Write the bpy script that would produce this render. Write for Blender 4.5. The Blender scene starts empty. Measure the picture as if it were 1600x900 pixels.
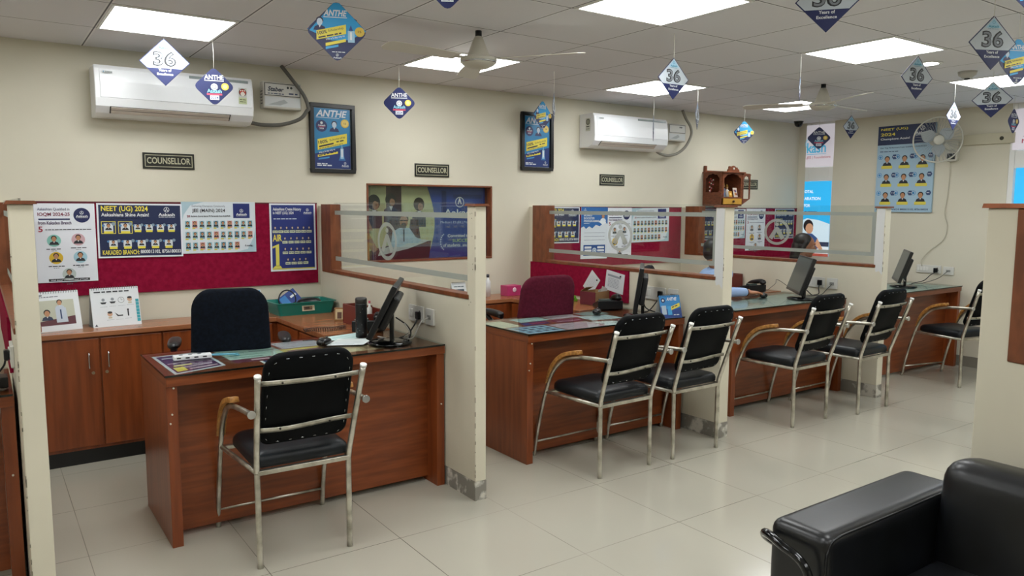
import bpy, bmesh, math, random
from mathutils import Vector, Matrix, Euler
random.seed(7)
PI = math.pi
# ------------------------------------------------------------------ camera, light, exposure
SC = bpy.context.scene
COL = SC.collection
cam_d = bpy.data.cameras.new('camera'); cam = bpy.data.objects.new('camera', cam_d); COL.objects.link(cam)
cam_d.sensor_width = 36.0; cam_d.lens = 1185.8 / 1600.0 * 36.0; cam_d.clip_start = 0.02
def cam_matrix(yaw, pit, rol):
    fw = Vector((math.sin(yaw)*math.cos(pit), math.cos(yaw)*math.cos(pit), -math.sin(pit)))
    rt = Vector((math.cos(yaw), -math.sin(yaw), 0)); dn = fw.cross(rt)
    r2 = math.cos(rol)*rt + math.sin(rol)*dn; d2 = -math.sin(rol)*rt + math.cos(rol)*dn
    m = Matrix((r2, -d2, -fw)).transposed().to_4x4(); m.translation = (0, 0, 1.5)
    return m
cam.matrix_world = cam_matrix(math.radians(35.107), math.radians(6.116), math.radians(-0.243))
SC.camera = cam
SC.view_settings.view_transform = 'Standard'; SC.view_settings.look = 'None'
SC.view_settings.gamma = 1.0; SC.view_settings.use_curve_mapping = False
SC.view_settings.exposure = 0.98
LAMP_POWER = 7.6
W = bpy.data.worlds.new('world'); SC.world = W; W.use_nodes = True
W.node_tree.nodes['Background'].inputs[0].default_value = (0.9, 0.95, 1, 1)
W.node_tree.nodes['Background'].inputs[1].default_value = 0.35

# ------------------------------------------------------------------ materials
def lin(h):
    if isinstance(h, (tuple, list)): c = [v/255 for v in h]
    else: h = h.lstrip('#'); c = [int(h[i:i+2], 16)/255 for i in (0, 2, 4)]
    return tuple((v/12.92 if v <= .04045 else ((v+.055)/1.055)**2.4) for v in c) + (1,)
MATS = {}
def mat(h, rough=.55, metal=0.0, spec=.5, emit=0.0, coat=0.0, key=None):
    k = key or (h, rough, metal, spec, emit, coat)
    if k in MATS: return MATS[k]
    m = bpy.data.materials.new('paint'); m.use_nodes = True
    b = m.node_tree.nodes['Principled BSDF']
    b.inputs['Base Color'].default_value = lin(h); b.inputs['Roughness'].default_value = rough
    b.inputs['Metallic'].default_value = metal; b.inputs['Specular IOR Level'].default_value = spec
    b.inputs['Coat Weight'].default_value = coat
    if emit:
        b.inputs['Emission Color'].default_value = lin(h); b.inputs['Emission Strength'].default_value = emit
    MATS[k] = m
    return m
def nodes(m): return m.node_tree.nodes, m.node_tree.links, m.node_tree.nodes['Principled BSDF']
def noisy(name, c1, c2, scale=(1, 1, 1), nscale=5, rough=.5, detail=4, bump=0, ramp=(.35, .65), coords='Object', metal=0, spec=.5, coat=0):
    m = bpy.data.materials.new(name); m.use_nodes = True; N, L, b = nodes(m)
    tc = N.new('ShaderNodeTexCoord'); mp = N.new('ShaderNodeMapping'); mp.inputs['Scale'].default_value = scale
    nz = N.new('ShaderNodeTexNoise'); nz.inputs['Scale'].default_value = nscale; nz.inputs['Detail'].default_value = detail
    cr = N.new('ShaderNodeValToRGB'); cr.color_ramp.elements[0].position = ramp[0]; cr.color_ramp.elements[1].position = ramp[1]
    cr.color_ramp.elements[0].color = lin(c1); cr.color_ramp.elements[1].color = lin(c2)
    if coords == 'World':
        g = N.new('ShaderNodeNewGeometry'); L.new(g.outputs['Position'], mp.inputs['Vector'])
    else: L.new(tc.outputs['Object'], mp.inputs['Vector'])
    L.new(mp.outputs[0], nz.inputs['Vector']); L.new(nz.outputs[0], cr.inputs[0]); L.new(cr.outputs[0], b.inputs['Base Color'])
    b.inputs['Roughness'].default_value = rough; b.inputs['Metallic'].default_value = metal
    b.inputs['Specular IOR Level'].default_value = spec; b.inputs['Coat Weight'].default_value = coat
    if bump:
        bp = N.new('ShaderNodeBump'); bp.inputs['Strength'].default_value = bump; bp.inputs['Distance'].default_value = .002
        L.new(nz.outputs[0], bp.inputs['Height']); L.new(bp.outputs[0], b.inputs['Normal'])
    return m
def grid_mat(name, base, base2, line, x0, px_, y0, py_, lw, rough, light=None, coat=0.0, spec=.5):
    """tiles on a world grid with thin joints"""
    m = bpy.data.materials.new(name); m.use_nodes = True; N, L, b = nodes(m)
    g = N.new('ShaderNodeNewGeometry'); sp = N.new('ShaderNodeSeparateXYZ'); L.new(g.outputs['Position'], sp.inputs[0])
    def M(op, a, c=None, d=None):
        n = N.new('ShaderNodeMath'); n.operation = op
        for i, v in enumerate((a, c, d)):
            if v is None: continue
            if isinstance(v, (int, float)): n.inputs[i].default_value = v
            else: L.new(v, n.inputs[i])
        return n.outputs[0]
    def dist(o, o0, p):
        f = M('FRACT', M('DIVIDE', M('SUBTRACT', o, o0), p))
        return M('MULTIPLY', M('MINIMUM', f, M('SUBTRACT', 1.0, f)), p), f
    dx, fx = dist(sp.outputs[0], x0, px_); dy, fy = dist(sp.outputs[1], y0, py_)
    near = M('LESS_THAN', M('MINIMUM', dx, dy), lw/2)
    nz = N.new('ShaderNodeTexNoise'); nz.inputs['Scale'].default_value = 1.3; nz.inputs['Detail'].default_value = 3
    L.new(g.outputs['Position'], nz.inputs['Vector'])
    mix = N.new('ShaderNodeMix'); mix.data_type = 'RGBA'; L.new(nz.outputs[0], mix.inputs[0])
    mix.inputs[6].default_value = lin(base); mix.inputs[7].default_value = lin(base2)
    col = mix.outputs[2]
    if light:
        m1 = N.new('ShaderNodeMix'); m1.data_type = 'RGBA'
        L.new(M('LESS_THAN', M('MINIMUM', dx, dy), light[1]/2), m1.inputs[0]); L.new(col, m1.inputs[6]); m1.inputs[7].default_value = lin(light[0]); col = m1.outputs[2]
    n2 = N.new('ShaderNodeTexNoise'); n2.inputs['Scale'].default_value = 1.1; L.new(g.outputs['Position'], n2.inputs['Vector'])
    mr = N.new('ShaderNodeMapRange'); L.new(n2.outputs[0], mr.inputs[0]); mr.inputs[1].default_value = .35; mr.inputs[2].default_value = .62; mr.inputs[3].default_value = .25; mr.inputs[4].default_value = 1.0
    if not light: near = M('MULTIPLY', near, mr.outputs[0])
    m2 = N.new('ShaderNodeMix'); m2.data_type = 'RGBA'; L.new(near, m2.inputs[0]); L.new(col, m2.inputs[6]); m2.inputs[7].default_value = lin(line)
    L.new(m2.outputs[2], b.inputs['Base Color']); b.inputs['Roughness'].default_value = rough; b.inputs['Coat Weight'].default_value = coat
    b.inputs['Specular IOR Level'].default_value = spec
    return m
def glass_mat(name, tint='#ffffff', ior=1.45, rough=.0, boost=1.0):
    m = bpy.data.materials.new(name); m.use_nodes = True; N, L = m.node_tree.nodes, m.node_tree.links
    N.remove(N['Principled BSDF']); out = N['Material Output']
    t = N.new('ShaderNodeBsdfTransparent'); t.inputs[0].default_value = lin(tint)
    gl = N.new('ShaderNodeBsdfGlossy'); gl.inputs['Roughness'].default_value = rough
    lw = N.new('ShaderNodeLayerWeight'); lw.inputs['Blend'].default_value = .5
    pw = N.new('ShaderNodeMath'); pw.operation = 'POWER'; pw.inputs[1].default_value = 5.0; L.new(lw.outputs['Facing'], pw.inputs[0])
    fr = N.new('ShaderNodeMath'); fr.operation = 'MULTIPLY_ADD'; fr.inputs[1].default_value = .96; fr.inputs[2].default_value = ((ior-1)/(ior+1))**2; L.new(pw.outputs[0], fr.inputs[0])
    mu = N.new('ShaderNodeMath'); mu.operation = 'MULTIPLY'; mu.inputs[1].default_value = boost; mu.use_clamp = True
    mx = N.new('ShaderNodeMixShader'); L.new(fr.outputs[0], mu.inputs[0]); L.new(mu.outputs[0], mx.inputs[0]); L.new(t.outputs[0], mx.inputs[1]); L.new(gl.outputs[0], mx.inputs[2])
    L.new(mx.outputs[0], out.inputs[0]); return m
def frosted_mat():
    m = bpy.data.materials.new('frosted_film'); m.use_nodes = True; N, L = m.node_tree.nodes, m.node_tree.links
    b = N['Principled BSDF']; b.inputs['Base Color'].default_value = lin('#aab0a8'); b.inputs['Roughness'].default_value = .6
    t = N.new('ShaderNodeBsdfTransparent'); mx = N.new('ShaderNodeMixShader'); mx.inputs[0].default_value = .72
    L.new(t.outputs[0], mx.inputs[1]); L.new(b.outputs[0], mx.inputs[2]); L.new(mx.outputs[0], N['Material Output'].inputs[0]); return m

M_WALL = noisy('wall_paint', '#cfcab7', '#d5d0be', nscale=1.2, rough=.55, coords='World', spec=.35)
M_PART = noisy('partition_paint', '#d0cab6', '#d8d2be', nscale=2.0, rough=.45, coords='World', spec=.4)
M_FLOOR = grid_mat('floor_tiles', '#b1ad9f', '#b7b3a5', '#5a574e', .31, .5905, 2.40, .596, .0032, .16, coat=.25, spec=.5)
M_CEIL = grid_mat('ceiling_tiles', '#dcdbde', '#e0dfe2', '#66656a', .57, .6, 2.29, .6, .0075, .8, light=('#e8e7e8', .024))
M_WOOD = noisy('desk_wood', '#6e3314', '#87451f', scale=(1.2, 1.2, 14), nscale=3.0, rough=.32, detail=6, spec=.5)
M_WOODV = noisy('cabinet_wood', '#753717', '#8c4721', scale=(12, 12, .9), nscale=2.5, rough=.3, detail=6)
M_WOODTOP = noisy('worktop_wood', '#8c5636', '#9f6744', scale=(1.0, 9, 6), nscale=3.0, rough=.25, detail=6)
M_WOODDK = noisy('frame_wood', '#6a3a20', '#82492a', scale=(5, 5, 2), nscale=5.0, rough=.4, detail=5)
M_TEMPLE = noisy('temple_wood', '#5f3018', '#7a4124', scale=(5, 5, 14), nscale=5.0, rough=.45, detail=5)
M_ARMWOOD = noisy('varnished_arm', '#8f5f2a', '#bd8747', scale=(8, 8, 8), nscale=6.0, rough=.35, detail=5)
M_FELT = noisy('maroon_felt', '#7d0f2e', '#8b1636', nscale=40, rough=.95, bump=.3, spec=.1)
M_STEEL = noisy('tube_steel', '#9b9689', '#d6d2c6', nscale=14, rough=.28, metal=.9, coords='Object', ramp=(.3, .6))
M_CHROME = mat('#cfd2d4', .12, 1.0)
M_BLKVINYL = noisy('black_vinyl', '#08090a', '#0c0e10', nscale=9, rough=.5, spec=.07, bump=.05)
M_SEATVINYL = noisy('seat_vinyl', '#0c1014', '#12181d', nscale=9, rough=.42, spec=.35, bump=.05)
M_LEATHER = noisy('sofa_leather', '#0b0c0d', '#14161a', nscale=7, rough=.33, spec=.5, bump=.25)
M_NAVYFAB = noisy('navy_fabric', '#0c1017', '#121823', nscale=60, rough=.95, spec=.15)
M_MARFAB = noisy('maroon_fabric', '#4a1424', '#581a2c', nscale=60, rough=.95, spec=.15)
M_SKIRT = noisy('chipped_skirting', '#87837a', '#cfcbc0', nscale=11, rough=.6, detail=9, ramp=(.50, .58), coords='World')
M_SKIRTG = mat('#807c72', .4)
M_GLASS = glass_mat('clear_glass', '#fafcfb')
M_DGLASS = glass_mat('desk_glass', '#f2f7f5', ior=1.5, boost=.45)
M_FROST = frosted_mat()
M_BLACK = mat('#0b0c0e', .35)
M_BLACKG = mat('#08090b', .12)
M_WHITE = mat('#e6e6e2', .35)
M_OFFW = mat('#dcdcd6', .4)
M_CREAM = mat('#cfc8b2', .4)
NAVY = '#141f52'; BLUE = '#1593d6'; YEL = '#e5d64a'; WHT = '#dfe3e6'; RED = '#8e1230'

# ------------------------------------------------------------------ geometry builder
class G:
    def __init__(s): s.v = []; s.f = []; s.m = []; s.sm = []; s.mats = []
    def mi(s, m):
        if m not in s.mats: s.mats.append(m)
        return s.mats.index(m)
    def add(s, vs, fs, m, smooth=False, M=None):
        o = len(s.v); k = s.mi(m)
        s.v += [tuple(M @ Vector(v)) if M else tuple(v) for v in vs]
        s.f += [tuple(i+o for i in f) for f in fs]; s.m += [k]*len(fs); s.sm += [smooth]*len(fs)
        return s
    def box(s, a, b, m, M=None):
        x0, y0, z0 = a; x1, y1, z1 = b
        vs = [(x0,y0,z0),(x1,y0,z0),(x1,y1,z0),(x0,y1,z0),(x0,y0,z1),(x1,y0,z1),(x1,y1,z1),(x0,y1,z1)]
        return s.add(vs, [(0,3,2,1),(4,5,6,7),(0,1,5,4),(1,2,6,5),(2,3,7,6),(3,0,4,7)], m, False, M)
    def cyl(s, p, q, r, m, n=12, r2=None, smooth=True, M=None):
        p, q = Vector(p), Vector(q); r2 = r if r2 is None else r2
        d = (q-p).normalized(); u = d.orthogonal().normalized(); w = d.cross(u)
        vs = [];
        for c, rr in ((p, r), (q, r2)):
            for i in range(n):
                a = 2*PI*i/n; vs.append(c + u*rr*math.cos(a) + w*rr*math.sin(a))
        s.add(vs, [(i, (i+1) % n, n+(i+1) % n, n+i) for i in range(n)], m, smooth, M)
        s.add(vs[:n], [tuple(range(n))[::-1]], m, False, M); s.add(vs[n:], [tuple(range(n))], m, False, M)
        return s
    def tube(s, pts, r, m, n=8, M=None, cyc=False, rads=None):
        pts = [Vector(p) for p in pts]; k = len(pts); vs = []; u = None
        for i, p in enumerate(pts):
            a = pts[max(i-1, 0)]; b = pts[min(i+1, k-1)]; d = (b-a).normalized()
            if u is None: u = d.orthogonal().normalized()
            u = (u - d*u.dot(d)).normalized(); w = d.cross(u); rr = rads[i] if rads else r
            for j in range(n):
                t = 2*PI*j/n; vs.append(p + u*rr*math.cos(t) + w*rr*math.sin(t))
        fs = [(i*n+j, i*n+(j+1) % n, (i+1)*n+(j+1) % n, (i+1)*n+j) for i in range(k-1) for j in range(n)]
        s.add(vs, fs, m, True, M)
        s.add(vs[:n], [tuple(range(n))[::-1]], m, False, M); s.add(vs[-n:], [tuple(range(n))], m, False, M)
        return s
    def lathe(s, prof, m, n=24, M=None, smooth=True):
        vs = []
        for r, z in prof:
            for j in range(n):
                t = 2*PI*j/n; vs.append((r*math.cos(t), r*math.sin(t), z))
        k = len(prof)
        fs = [(i*n+j, i*n+(j+1) % n, (i+1)*n+(j+1) % n, (i+1)*n+j) for i in range(k-1) for j in range(n)]
        s.add(vs, fs, m, smooth, M)
        if prof[0][0] > 1e-4: s.add(vs[:n], [tuple(range(n))[::-1]], m, False, M)
        if prof[-1][0] > 1e-4: s.add(vs[-n:], [tuple(range(n))], m, False, M)
        return s
    def prism(s, poly, t0, t1, m, axis='y', M=None, smooth=False):
        """poly of 2D points extruded along an axis between t0 and t1"""
        def P(a, b, t): return {'y': (a, t, b), 'x': (t, a, b), 'z': (a, b, t)}[axis]
        n = len(poly); vs = [P(a, b, t0) for a, b in poly] + [P(a, b, t1) for a, b in poly]
        s.add(vs, [tuple(range(n)), tuple(range(2*n-1, n-1, -1))], m, False, M)
        s.add(vs, [(i, n+i, n+(i+1) % n, (i+1) % n) for i in range(n)], m, smooth, M); return s
    def ell(s, c, r, m, nu=16, nv=10, e=1.0, M=None, e2=None):
        """(super)ellipsoid"""
        e2 = e2 or e
        def sg(v, p): return math.copysign(abs(v)**p, v)
        vs = [(c[0], c[1], c[2]-r[2])]
        for i in range(1, nv):
            ph = -PI/2 + PI*i/nv
            for j in range(nu):
                th = 2*PI*j/nu
                vs.append((c[0]+r[0]*sg(math.cos(ph), e2)*sg(math.cos(th), e), c[1]+r[1]*sg(math.cos(ph), e2)*sg(math.sin(th), e), c[2]+r[2]*sg(math.sin(ph), e2)))
        vs.append((c[0], c[1], c[2]+r[2])); L = len(vs)-1
        fs = [(0, 1+(j+1) % nu, 1+j) for j in range(nu)]
        for i in range(nv-2):
            for j in range(nu): a = 1+i*nu; fs.append((a+j, a+(j+1) % nu, a+nu+(j+1) % nu, a+nu+j))
        a = 1+(nv-2)*nu; fs += [(a+j, a+(j+1) % nu, L) for j in range(nu)]
        return s.add(vs, fs, m, True, M)
    def capsule(s, p, q, r, r2, m, M=None):
        p, q = Vector(p), Vector(q)
        s.ell(p, (r,)*3, m, 12, 8, M=M); s.ell(q, (r2,)*3, m, 12, 8, M=M); s.cyl(p, q, r, m, 12, r2, M=M); return s
    def build(s, name, parent=None, loc=None, rz=0.0, bevel=0.0, seg=2, rot=None):
        me = bpy.data.meshes.new(name); me.from_pydata(s.v, [], s.f)
        for m in s.mats: me.materials.append(m)
        me.polygons.foreach_set('material_index', s.m); me.polygons.foreach_set('use_smooth', s.sm); me.update()
        bm = bmesh.new(); bm.from_mesh(me); bmesh.ops.remove_doubles(bm, verts=bm.verts, dist=1e-5) if not getattr(s, 'flat', False) else None
        if not getattr(s, 'flat', False): bmesh.ops.recalc_face_normals(bm, faces=bm.faces)
        bm.to_mesh(me); bm.free()
        o = bpy.data.objects.new(name, me); COL.objects.link(o)
        if parent: o.parent = parent
        if loc: o.location = loc
        o.rotation_euler = rot or (0, 0, rz)
        if bevel:
            b = o.modifiers.new('bevel', 'BEVEL'); b.width = bevel; b.segments = seg; b.limit_method = 'ANGLE'; b.angle_limit = math.radians(40); b.harden_normals = False
        return o

def tag(o, label, cat, group=None, kind=None):
    if label: o['label'] = label
    if cat: o['category'] = cat
    if group: o['group'] = group
    if kind: o['kind'] = kind
    return o
def thing(name, label, cat, loc=(0, 0, 0), rz=0.0, group=None, rot=None):
    o = bpy.data.objects.new(name, None); COL.objects.link(o); o.empty_display_size = .05
    o.location = loc; o.rotation_euler = rot or (0, 0, rz); return tag(o, label, cat, group)
def struct(o): o['kind'] = 'structure'; return o
KIDS = {}
def copy_tree(o, parent=None):
    c = o.copy(); COL.objects.link(c); c.parent = parent
    for ch in [x for x in bpy.data.objects if x.parent == o]: copy_tree(ch, c)
    return c
def dup(o, loc, rz=None, label=None, group=None):
    c = copy_tree(o); c.location = loc
    if rz is not None: c.rotation_euler = (0, 0, rz)
    if label: c['label'] = label
    if group: c['group'] = group
    return c
def rrect(x0, z0, x1, z1, r, n=5, rs=None):
    rs = rs or (r, r, r, r); out = []
    for (cx, cz, a0, rr) in ((x1-rs[0], z0+rs[0], -PI/2, rs[0]), (x1-rs[1], z1-rs[1], 0, rs[1]), (x0+rs[2], z1-rs[2], PI/2, rs[2]), (x0+rs[3], z0+rs[3], PI, rs[3])):
        for i in range(n+1):
            a = a0 + PI/2*i/n; out.append((cx+rr*math.cos(a), cz+rr*math.sin(a)))
    return out
def spline(pts, n=6):
    """Catmull-Rom through the points"""
    P = [Vector(p) for p in pts]; P = [P[0]*2-P[1]] + P + [P[-1]*2-P[-2]]; out = []
    for i in range(1, len(P)-2):
        a, b, c, d = P[i-1:i+3]
        for k in range(n):
            t = k/n; out.append(.5*((2*b)+(c-a)*t+(2*a-5*b+4*c-d)*t*t+(3*b-a-3*c+d)*t**3))
    out.append(P[-2]); return out

# ------------------------------------------------------------------ printed graphics: flat shapes laid on a sheet, local x = right, z = up, front faces -y
TXT = {}
def text_geo(t, bold):
    if (t, bold) in TXT: return TXT[(t, bold)]
    cu = bpy.data.curves.new('t', 'FONT'); cu.body = t; cu.size = 1; cu.resolution_u = 3; cu.offset = {0: 0.0, 1: .018, 2: .03, 3: .045}[int(bold)]
    if bold == 2: cu.shear = .25
    o = bpy.data.objects.new('t', cu); COL.objects.link(o); bpy.context.view_layer.update()
    me = bpy.data.meshes.new_from_object(o)
    vs = [tuple(v.co) for v in me.vertices]; fs = [tuple(p.vertices) for p in me.polygons]
    bpy.data.objects.remove(o); bpy.data.meshes.remove(me); bpy.data.curves.remove(cu)
    xs = [v[0] for v in vs]; ys = [v[1] for v in vs]
    TXT[(t, bold)] = (vs, fs, min(xs), max(xs), min(ys), max(ys)); return TXT[(t, bold)]
STEP = .0004
class Pan(G):
    flat = True
    def __init__(s, w, h, base, t=.002, rough=.5, poly=None, emit=0.0):
        super().__init__(); s.w, s.h, s.R, s.E = w, h, rough, emit
        p = poly or [(0, 0), (w, 0), (w, h), (0, h)]
        s.prism(p, 0, t, mat(base, rough, emit=emit)) if True else None
    def c(s, h): return h if not isinstance(h, str) else mat(h, s.R, emit=s.E)
    def poly(s, pts, col, lv=1): return s.add([(x, -lv*STEP, z) for x, z in pts], [tuple(range(len(pts)))], s.c(col))
    def rect(s, x0, z0, x1, z1, col, lv=1): return s.poly([(x0, z0), (x1, z0), (x1, z1), (x0, z1)], col, lv)
    def disc(s, x, z, r, col, lv=2, n=18, rz=None): return s.poly([(x+r*math.cos(2*PI*i/n), z+(rz or r)*math.sin(2*PI*i/n)) for i in range(n)], col, lv)
    def ring(s, x, z, r, t, col, lv=3, n=20, rz=None, a0=0, a1=2*PI):
        k = (rz or r)/r
        vs = []
        for i in range(n+1):
            a = a0+(a1-a0)*i/n
            for q in (r, r-t): vs.append((x+q*math.cos(a), -lv*STEP, z+k*q*math.sin(a)))
        return s.add(vs, [(2*i, 2*i+2, 2*i+3, 2*i+1) for i in range(n)], s.c(col))
    def text(s, t, x, z, w, h, col, lv=4, bold=1, rot=0.0):
        """text filling the box with lower left corner (x, z)"""
        vs, fs, a, b, c, d = text_geo(t, bold); kx = w/(b-a); kz = h/(d-c)
        cr, sr = math.cos(rot), math.sin(rot)
        out = []
        for v in vs:
            u, q = (v[0]-a)*kx, (v[1]-c)*kz; out.append((x+u*cr-q*sr, -lv*STEP, z+u*sr+q*cr))
        return s.add(out, fs, s.c(col))
    def lines(s, x0, z, x1, col, h=.004, lv=4, rot=0.0, seed=0):
        """a row of unreadably small words"""
        rr = random.Random(seed+int(x0*1000)+int(z*777)); x = x0; cr, sr = math.cos(rot), math.sin(rot)
        while x < x1-h:
            w = min(rr.uniform(2, 6)*h, x1-x)
            p = [(x, 0), (x+w, 0), (x+w, h), (x, h)]
            s.poly([(x0+(u-x0)*cr-q*sr, z+(u-x0)*sr+q*cr) for u, q in p], col, lv); x += w+h*.9
        return s
    def face(s, x, z, r, bg=None, shirt='#23242a', hair='#171413', skin='#b5835f', lv=2, plate=None):
        """tiny bust portrait within radius r"""
        if bg: s.disc(x, z, r, bg, lv)
        s.poly([(x-r*.72, z-r*.68), (x+r*.72, z-r*.68), (x+r*.55, z-r*.28), (x+r*.18, z-r*.1), (x-r*.18, z-r*.1), (x-r*.55, z-r*.28)], shirt, lv+1)
        s.disc(x, z+r*.42, r*.42, hair, lv+2, 10); s.disc(x, z+r*.26, r*.33, skin, lv+3, 10, rz=r*.42)
        s.poly([(x-r*.14, z-r*.1), (x+r*.14, z-r*.1), (x, z-r*.38)], '#d9dce0', lv+2)
        if plate: s.rect(x-r*.8, z-r*1.0, x+r*.8, z-r*.66, plate, lv+4)
        return s
    def logo(s, x, z, w, col, lv=4, word='Aakash', sub=True):
        """round emblem over the word"""
        r = w*.17; s.ring(x+w/2, z+w*.5, r, r*.18, col, lv)
        s.poly([(x+w/2-r*.62, z+w*.5-r*.6), (x+w/2-r*.3, z+w*.5-r*.6), (x+w/2, z+w*.5+r*.2), (x+w/2+r*.3, z+w*.5-r*.6), (x+w/2+r*.62, z+w*.5-r*.6), (x+w/2+r*.1, z+w*.5+r*.3), (x+w/2-r*.1, z+w*.5+r*.3)], col, lv)
        s.disc(x+w/2, z+w*.5+r*.5, r*.2, col, lv, 8)
        s.text(word, x, z+w*.08, w, w*.2, col, lv)
        if sub: s.lines(x+w*.02, z, x+w, col, w*.035, lv)
        return s
# ================================================================== THE SETTING
YW = 5.26; XR = 7.66; ZC = 2.44; XL = -2.6; YB = -2.4
fl = G(); fl.box((XL-.1, YB-.1, -.08), (XR+.1, YW+.1, 0), M_FLOOR); struct(fl.build('floor'))
ce = G(); ce.box((XL-.1, YB-.1, ZC), (XR+.1, YW+.1, ZC+.06), M_CEIL); struct(ce.build('ceiling'))
NX0, NX1, NZ0, NZ1 = 2.375, 3.49, 1.075, 1.668      # the recessed picture opening
w = G()
w.box((XL, YW, 0), (NX0, YW+.14, ZC), M_WALL).box((NX1, YW, 0), (XR+.1, YW+.14, ZC), M_WALL)
w.box((NX0, YW, 0), (NX1, YW+.14, NZ0), M_WALL).box((NX0, YW, NZ1), (NX1, YW+.14, ZC), M_WALL).box((NX0, YW+.10, NZ0), (NX1, YW+.14, NZ1), M_WALL)
struct(w.build('wall_back'))
w = G()   # right wall with two window openings
A0, A1 = 4.83, 5.17; B0, B1 = 2.2, 3.10
w.box((XR, A1, 0), (XR+.12, YW, ZC), M_WALL).box((XR, B1, 0), (XR+.12, A0, ZC), M_WALL).box((XR, YB, 0), (XR+.12, B0, ZC), M_WALL)
w.box((XR, A0, 0), (XR+.12, A1, .97), M_WALL); w.box((XR, B0, 0), (XR+.12, B1, .97), M_WALL)
struct(w.build('wall_right'))
w = G(); w.box((XL-.1, YB, 0), (XL, YW, ZC), M_WALL); struct(w.build('wall_left'))
w = G(); w.box((XL, YB-.1, 0), (XR, YB, ZC), M_WALL); struct(w.build('wall_rear'))
w = G(); w.box((XR-.012, YB, 0), (XR, 5.26, .1), M_SKIRTG); struct(w.build('baseboard_right', bevel=.003))
w = G(); w.box((XL, YW-.012, 0), (XR-.02, YW, .1), M_SKIRTG); struct(w.build('baseboard_back', bevel=.003))
# recess reveal in brown wood round the picture opening
w = G(); t = .014
w.box((NX0, YW-.006, NZ1-t), (NX1, YW+.1, NZ1), M_WOODDK).box((NX0, YW-.006, NZ0), (NX1, YW+.1, NZ0+t), M_WOODDK)
w.box((NX0, YW-.006, NZ0+t+.0005), (NX0+t, YW+.1, NZ1-t-.0005), M_WOODDK).box((NX1-t, YW-.006, NZ0+t+.0005), (NX1, YW+.1, NZ1-t-.0005), M_WOODDK)
struct(w.build('trim_1', bevel=.002))
# upvc windows of the right wall
def upvc(name, y0, y1, zs):
    root = bpy.data.objects.new(name, None); COL.objects.link(root); root.location = (XR, (y0+y1)/2, 1.0); struct(root)
    g = G(); X = .0
    hw = (y1-y0)/2
    for (a, b) in zs:
        g.box((X+.002, -hw+.0455, a-1), (X+.068, hw-.0455, b-1), M_WHITE)
    g.box((X, -hw, -.03), (X+.07, -hw+.045, ZC-1), M_WHITE).box((X, hw-.045, -.03), (X+.07, hw, ZC-1), M_WHITE)
    g.build('window_frame', root, bevel=.004)
    g = G(); g.box((.045, -hw+.02, -.03), (.05, hw-.02, ZC-1), glass_mat('pane_glass', '#f4f8f8')); g.build('pane', root)
    return root
upvc('window_1', A0, A1, [(.97, 1.0), (1.80, 1.95), (2.41, ZC)])
upvc('window_2', B0, B1, [(.97, 1.02), (1.86, 2.02), (2.39, ZC)])

# ------------------------------------------------------------------ ceiling lamps (they light the room)
def ceiling_lamp(x, y, label):
    t = thing('ceiling_light_panel', label, 'ceiling light', (x+.3, y+.3, ZC), group='square ceiling light panels')
    g = G(); a = .29
    for s_ in (-1, 1):
        g.box((-a, min(s_*a, s_*(a-.014)), -.006), (a, max(s_*a, s_*(a-.014)), 0), M_WHITE); g.box((min(s_*a, s_*(a-.014)), -a+.0142, -.006), (max(s_*a, s_*(a-.014)), a-.0142, 0), M_WHITE)
    g.build('frame', t)
    g = G(); a = .277; g.box((-a, -a, -.004), (a, a, -.001), M_LAMP); g.build('diffuser', t)
M_LAMP = bpy.data.materials.new('lamp_diffuser'); M_LAMP.use_nodes = True
_n, _l, _b = nodes(M_LAMP); _b.inputs['Base Color'].default_value = (.9, .9, .9, 1)
_b.inputs['Emission Color'].default_value = (.98, 1.0, 1.0, 1); _b.inputs['Emission Strength'].default_value = LAMP_POWER
LP = [(.57, 4.09, 'square lit ceiling panel above the left wall air conditioner'), (2.37, 4.09, 'square lit ceiling panel behind the near ceiling fan'),
      (4.17, 4.09, 'square lit ceiling panel above the second air conditioner'), (5.97, 4.09, 'square lit ceiling panel partly behind the far ceiling fan'),
      (2.37, 2.29, 'largest lit ceiling panel, cut by the top edge of the photo'), (4.17, 2.29, 'square lit ceiling panel beside the small round downlight'),
      (5.97, 2.29, 'lit ceiling panel at the right, behind the blue hanging sign')]
for x, y, l in LP: ceiling_lamp(x, y, l)
for x, y in ((.57, 2.29), (-1.23, 4.09), (-1.23, 2.29), (-1.23, .49), (.57, .49), (2.37, .49), (4.17, .49), (5.97, .49), (.57, -1.31), (2.37, -1.31), (4.17, -1.31)):
    ceiling_lamp(x, y, 'square lit ceiling panel outside the frame of the photo')
t = thing('downlight', 'small round recessed ceiling downlight beside a square light panel', 'ceiling light', (5.14, 2.6, ZC))
g = G(); g.lathe([(.062, -.004), (.085, -.006), (.088, 0)], M_WHITE); g.build('trim_ring', t)
g = G(); g.lathe([(.0, -.005), (.062, -.004)], M_LAMP); g.build('lens', t)
t = thing('smoke_detector', 'grey round ceiling detector in front of the right lit panel', 'smoke detector', (5.66, 2.59, ZC))
g = G(); g.lathe([(.0, -.045), (.03, -.044), (.045, -.03), (.055, -.025), (.06, 0)], mat('#b8b6ad', .5)); g.build('housing', t)
g = G(); g.cyl((0, 0, -.052), (0, 0, -.04), .018, M_BLACK); g.build('sensor', t)

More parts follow.
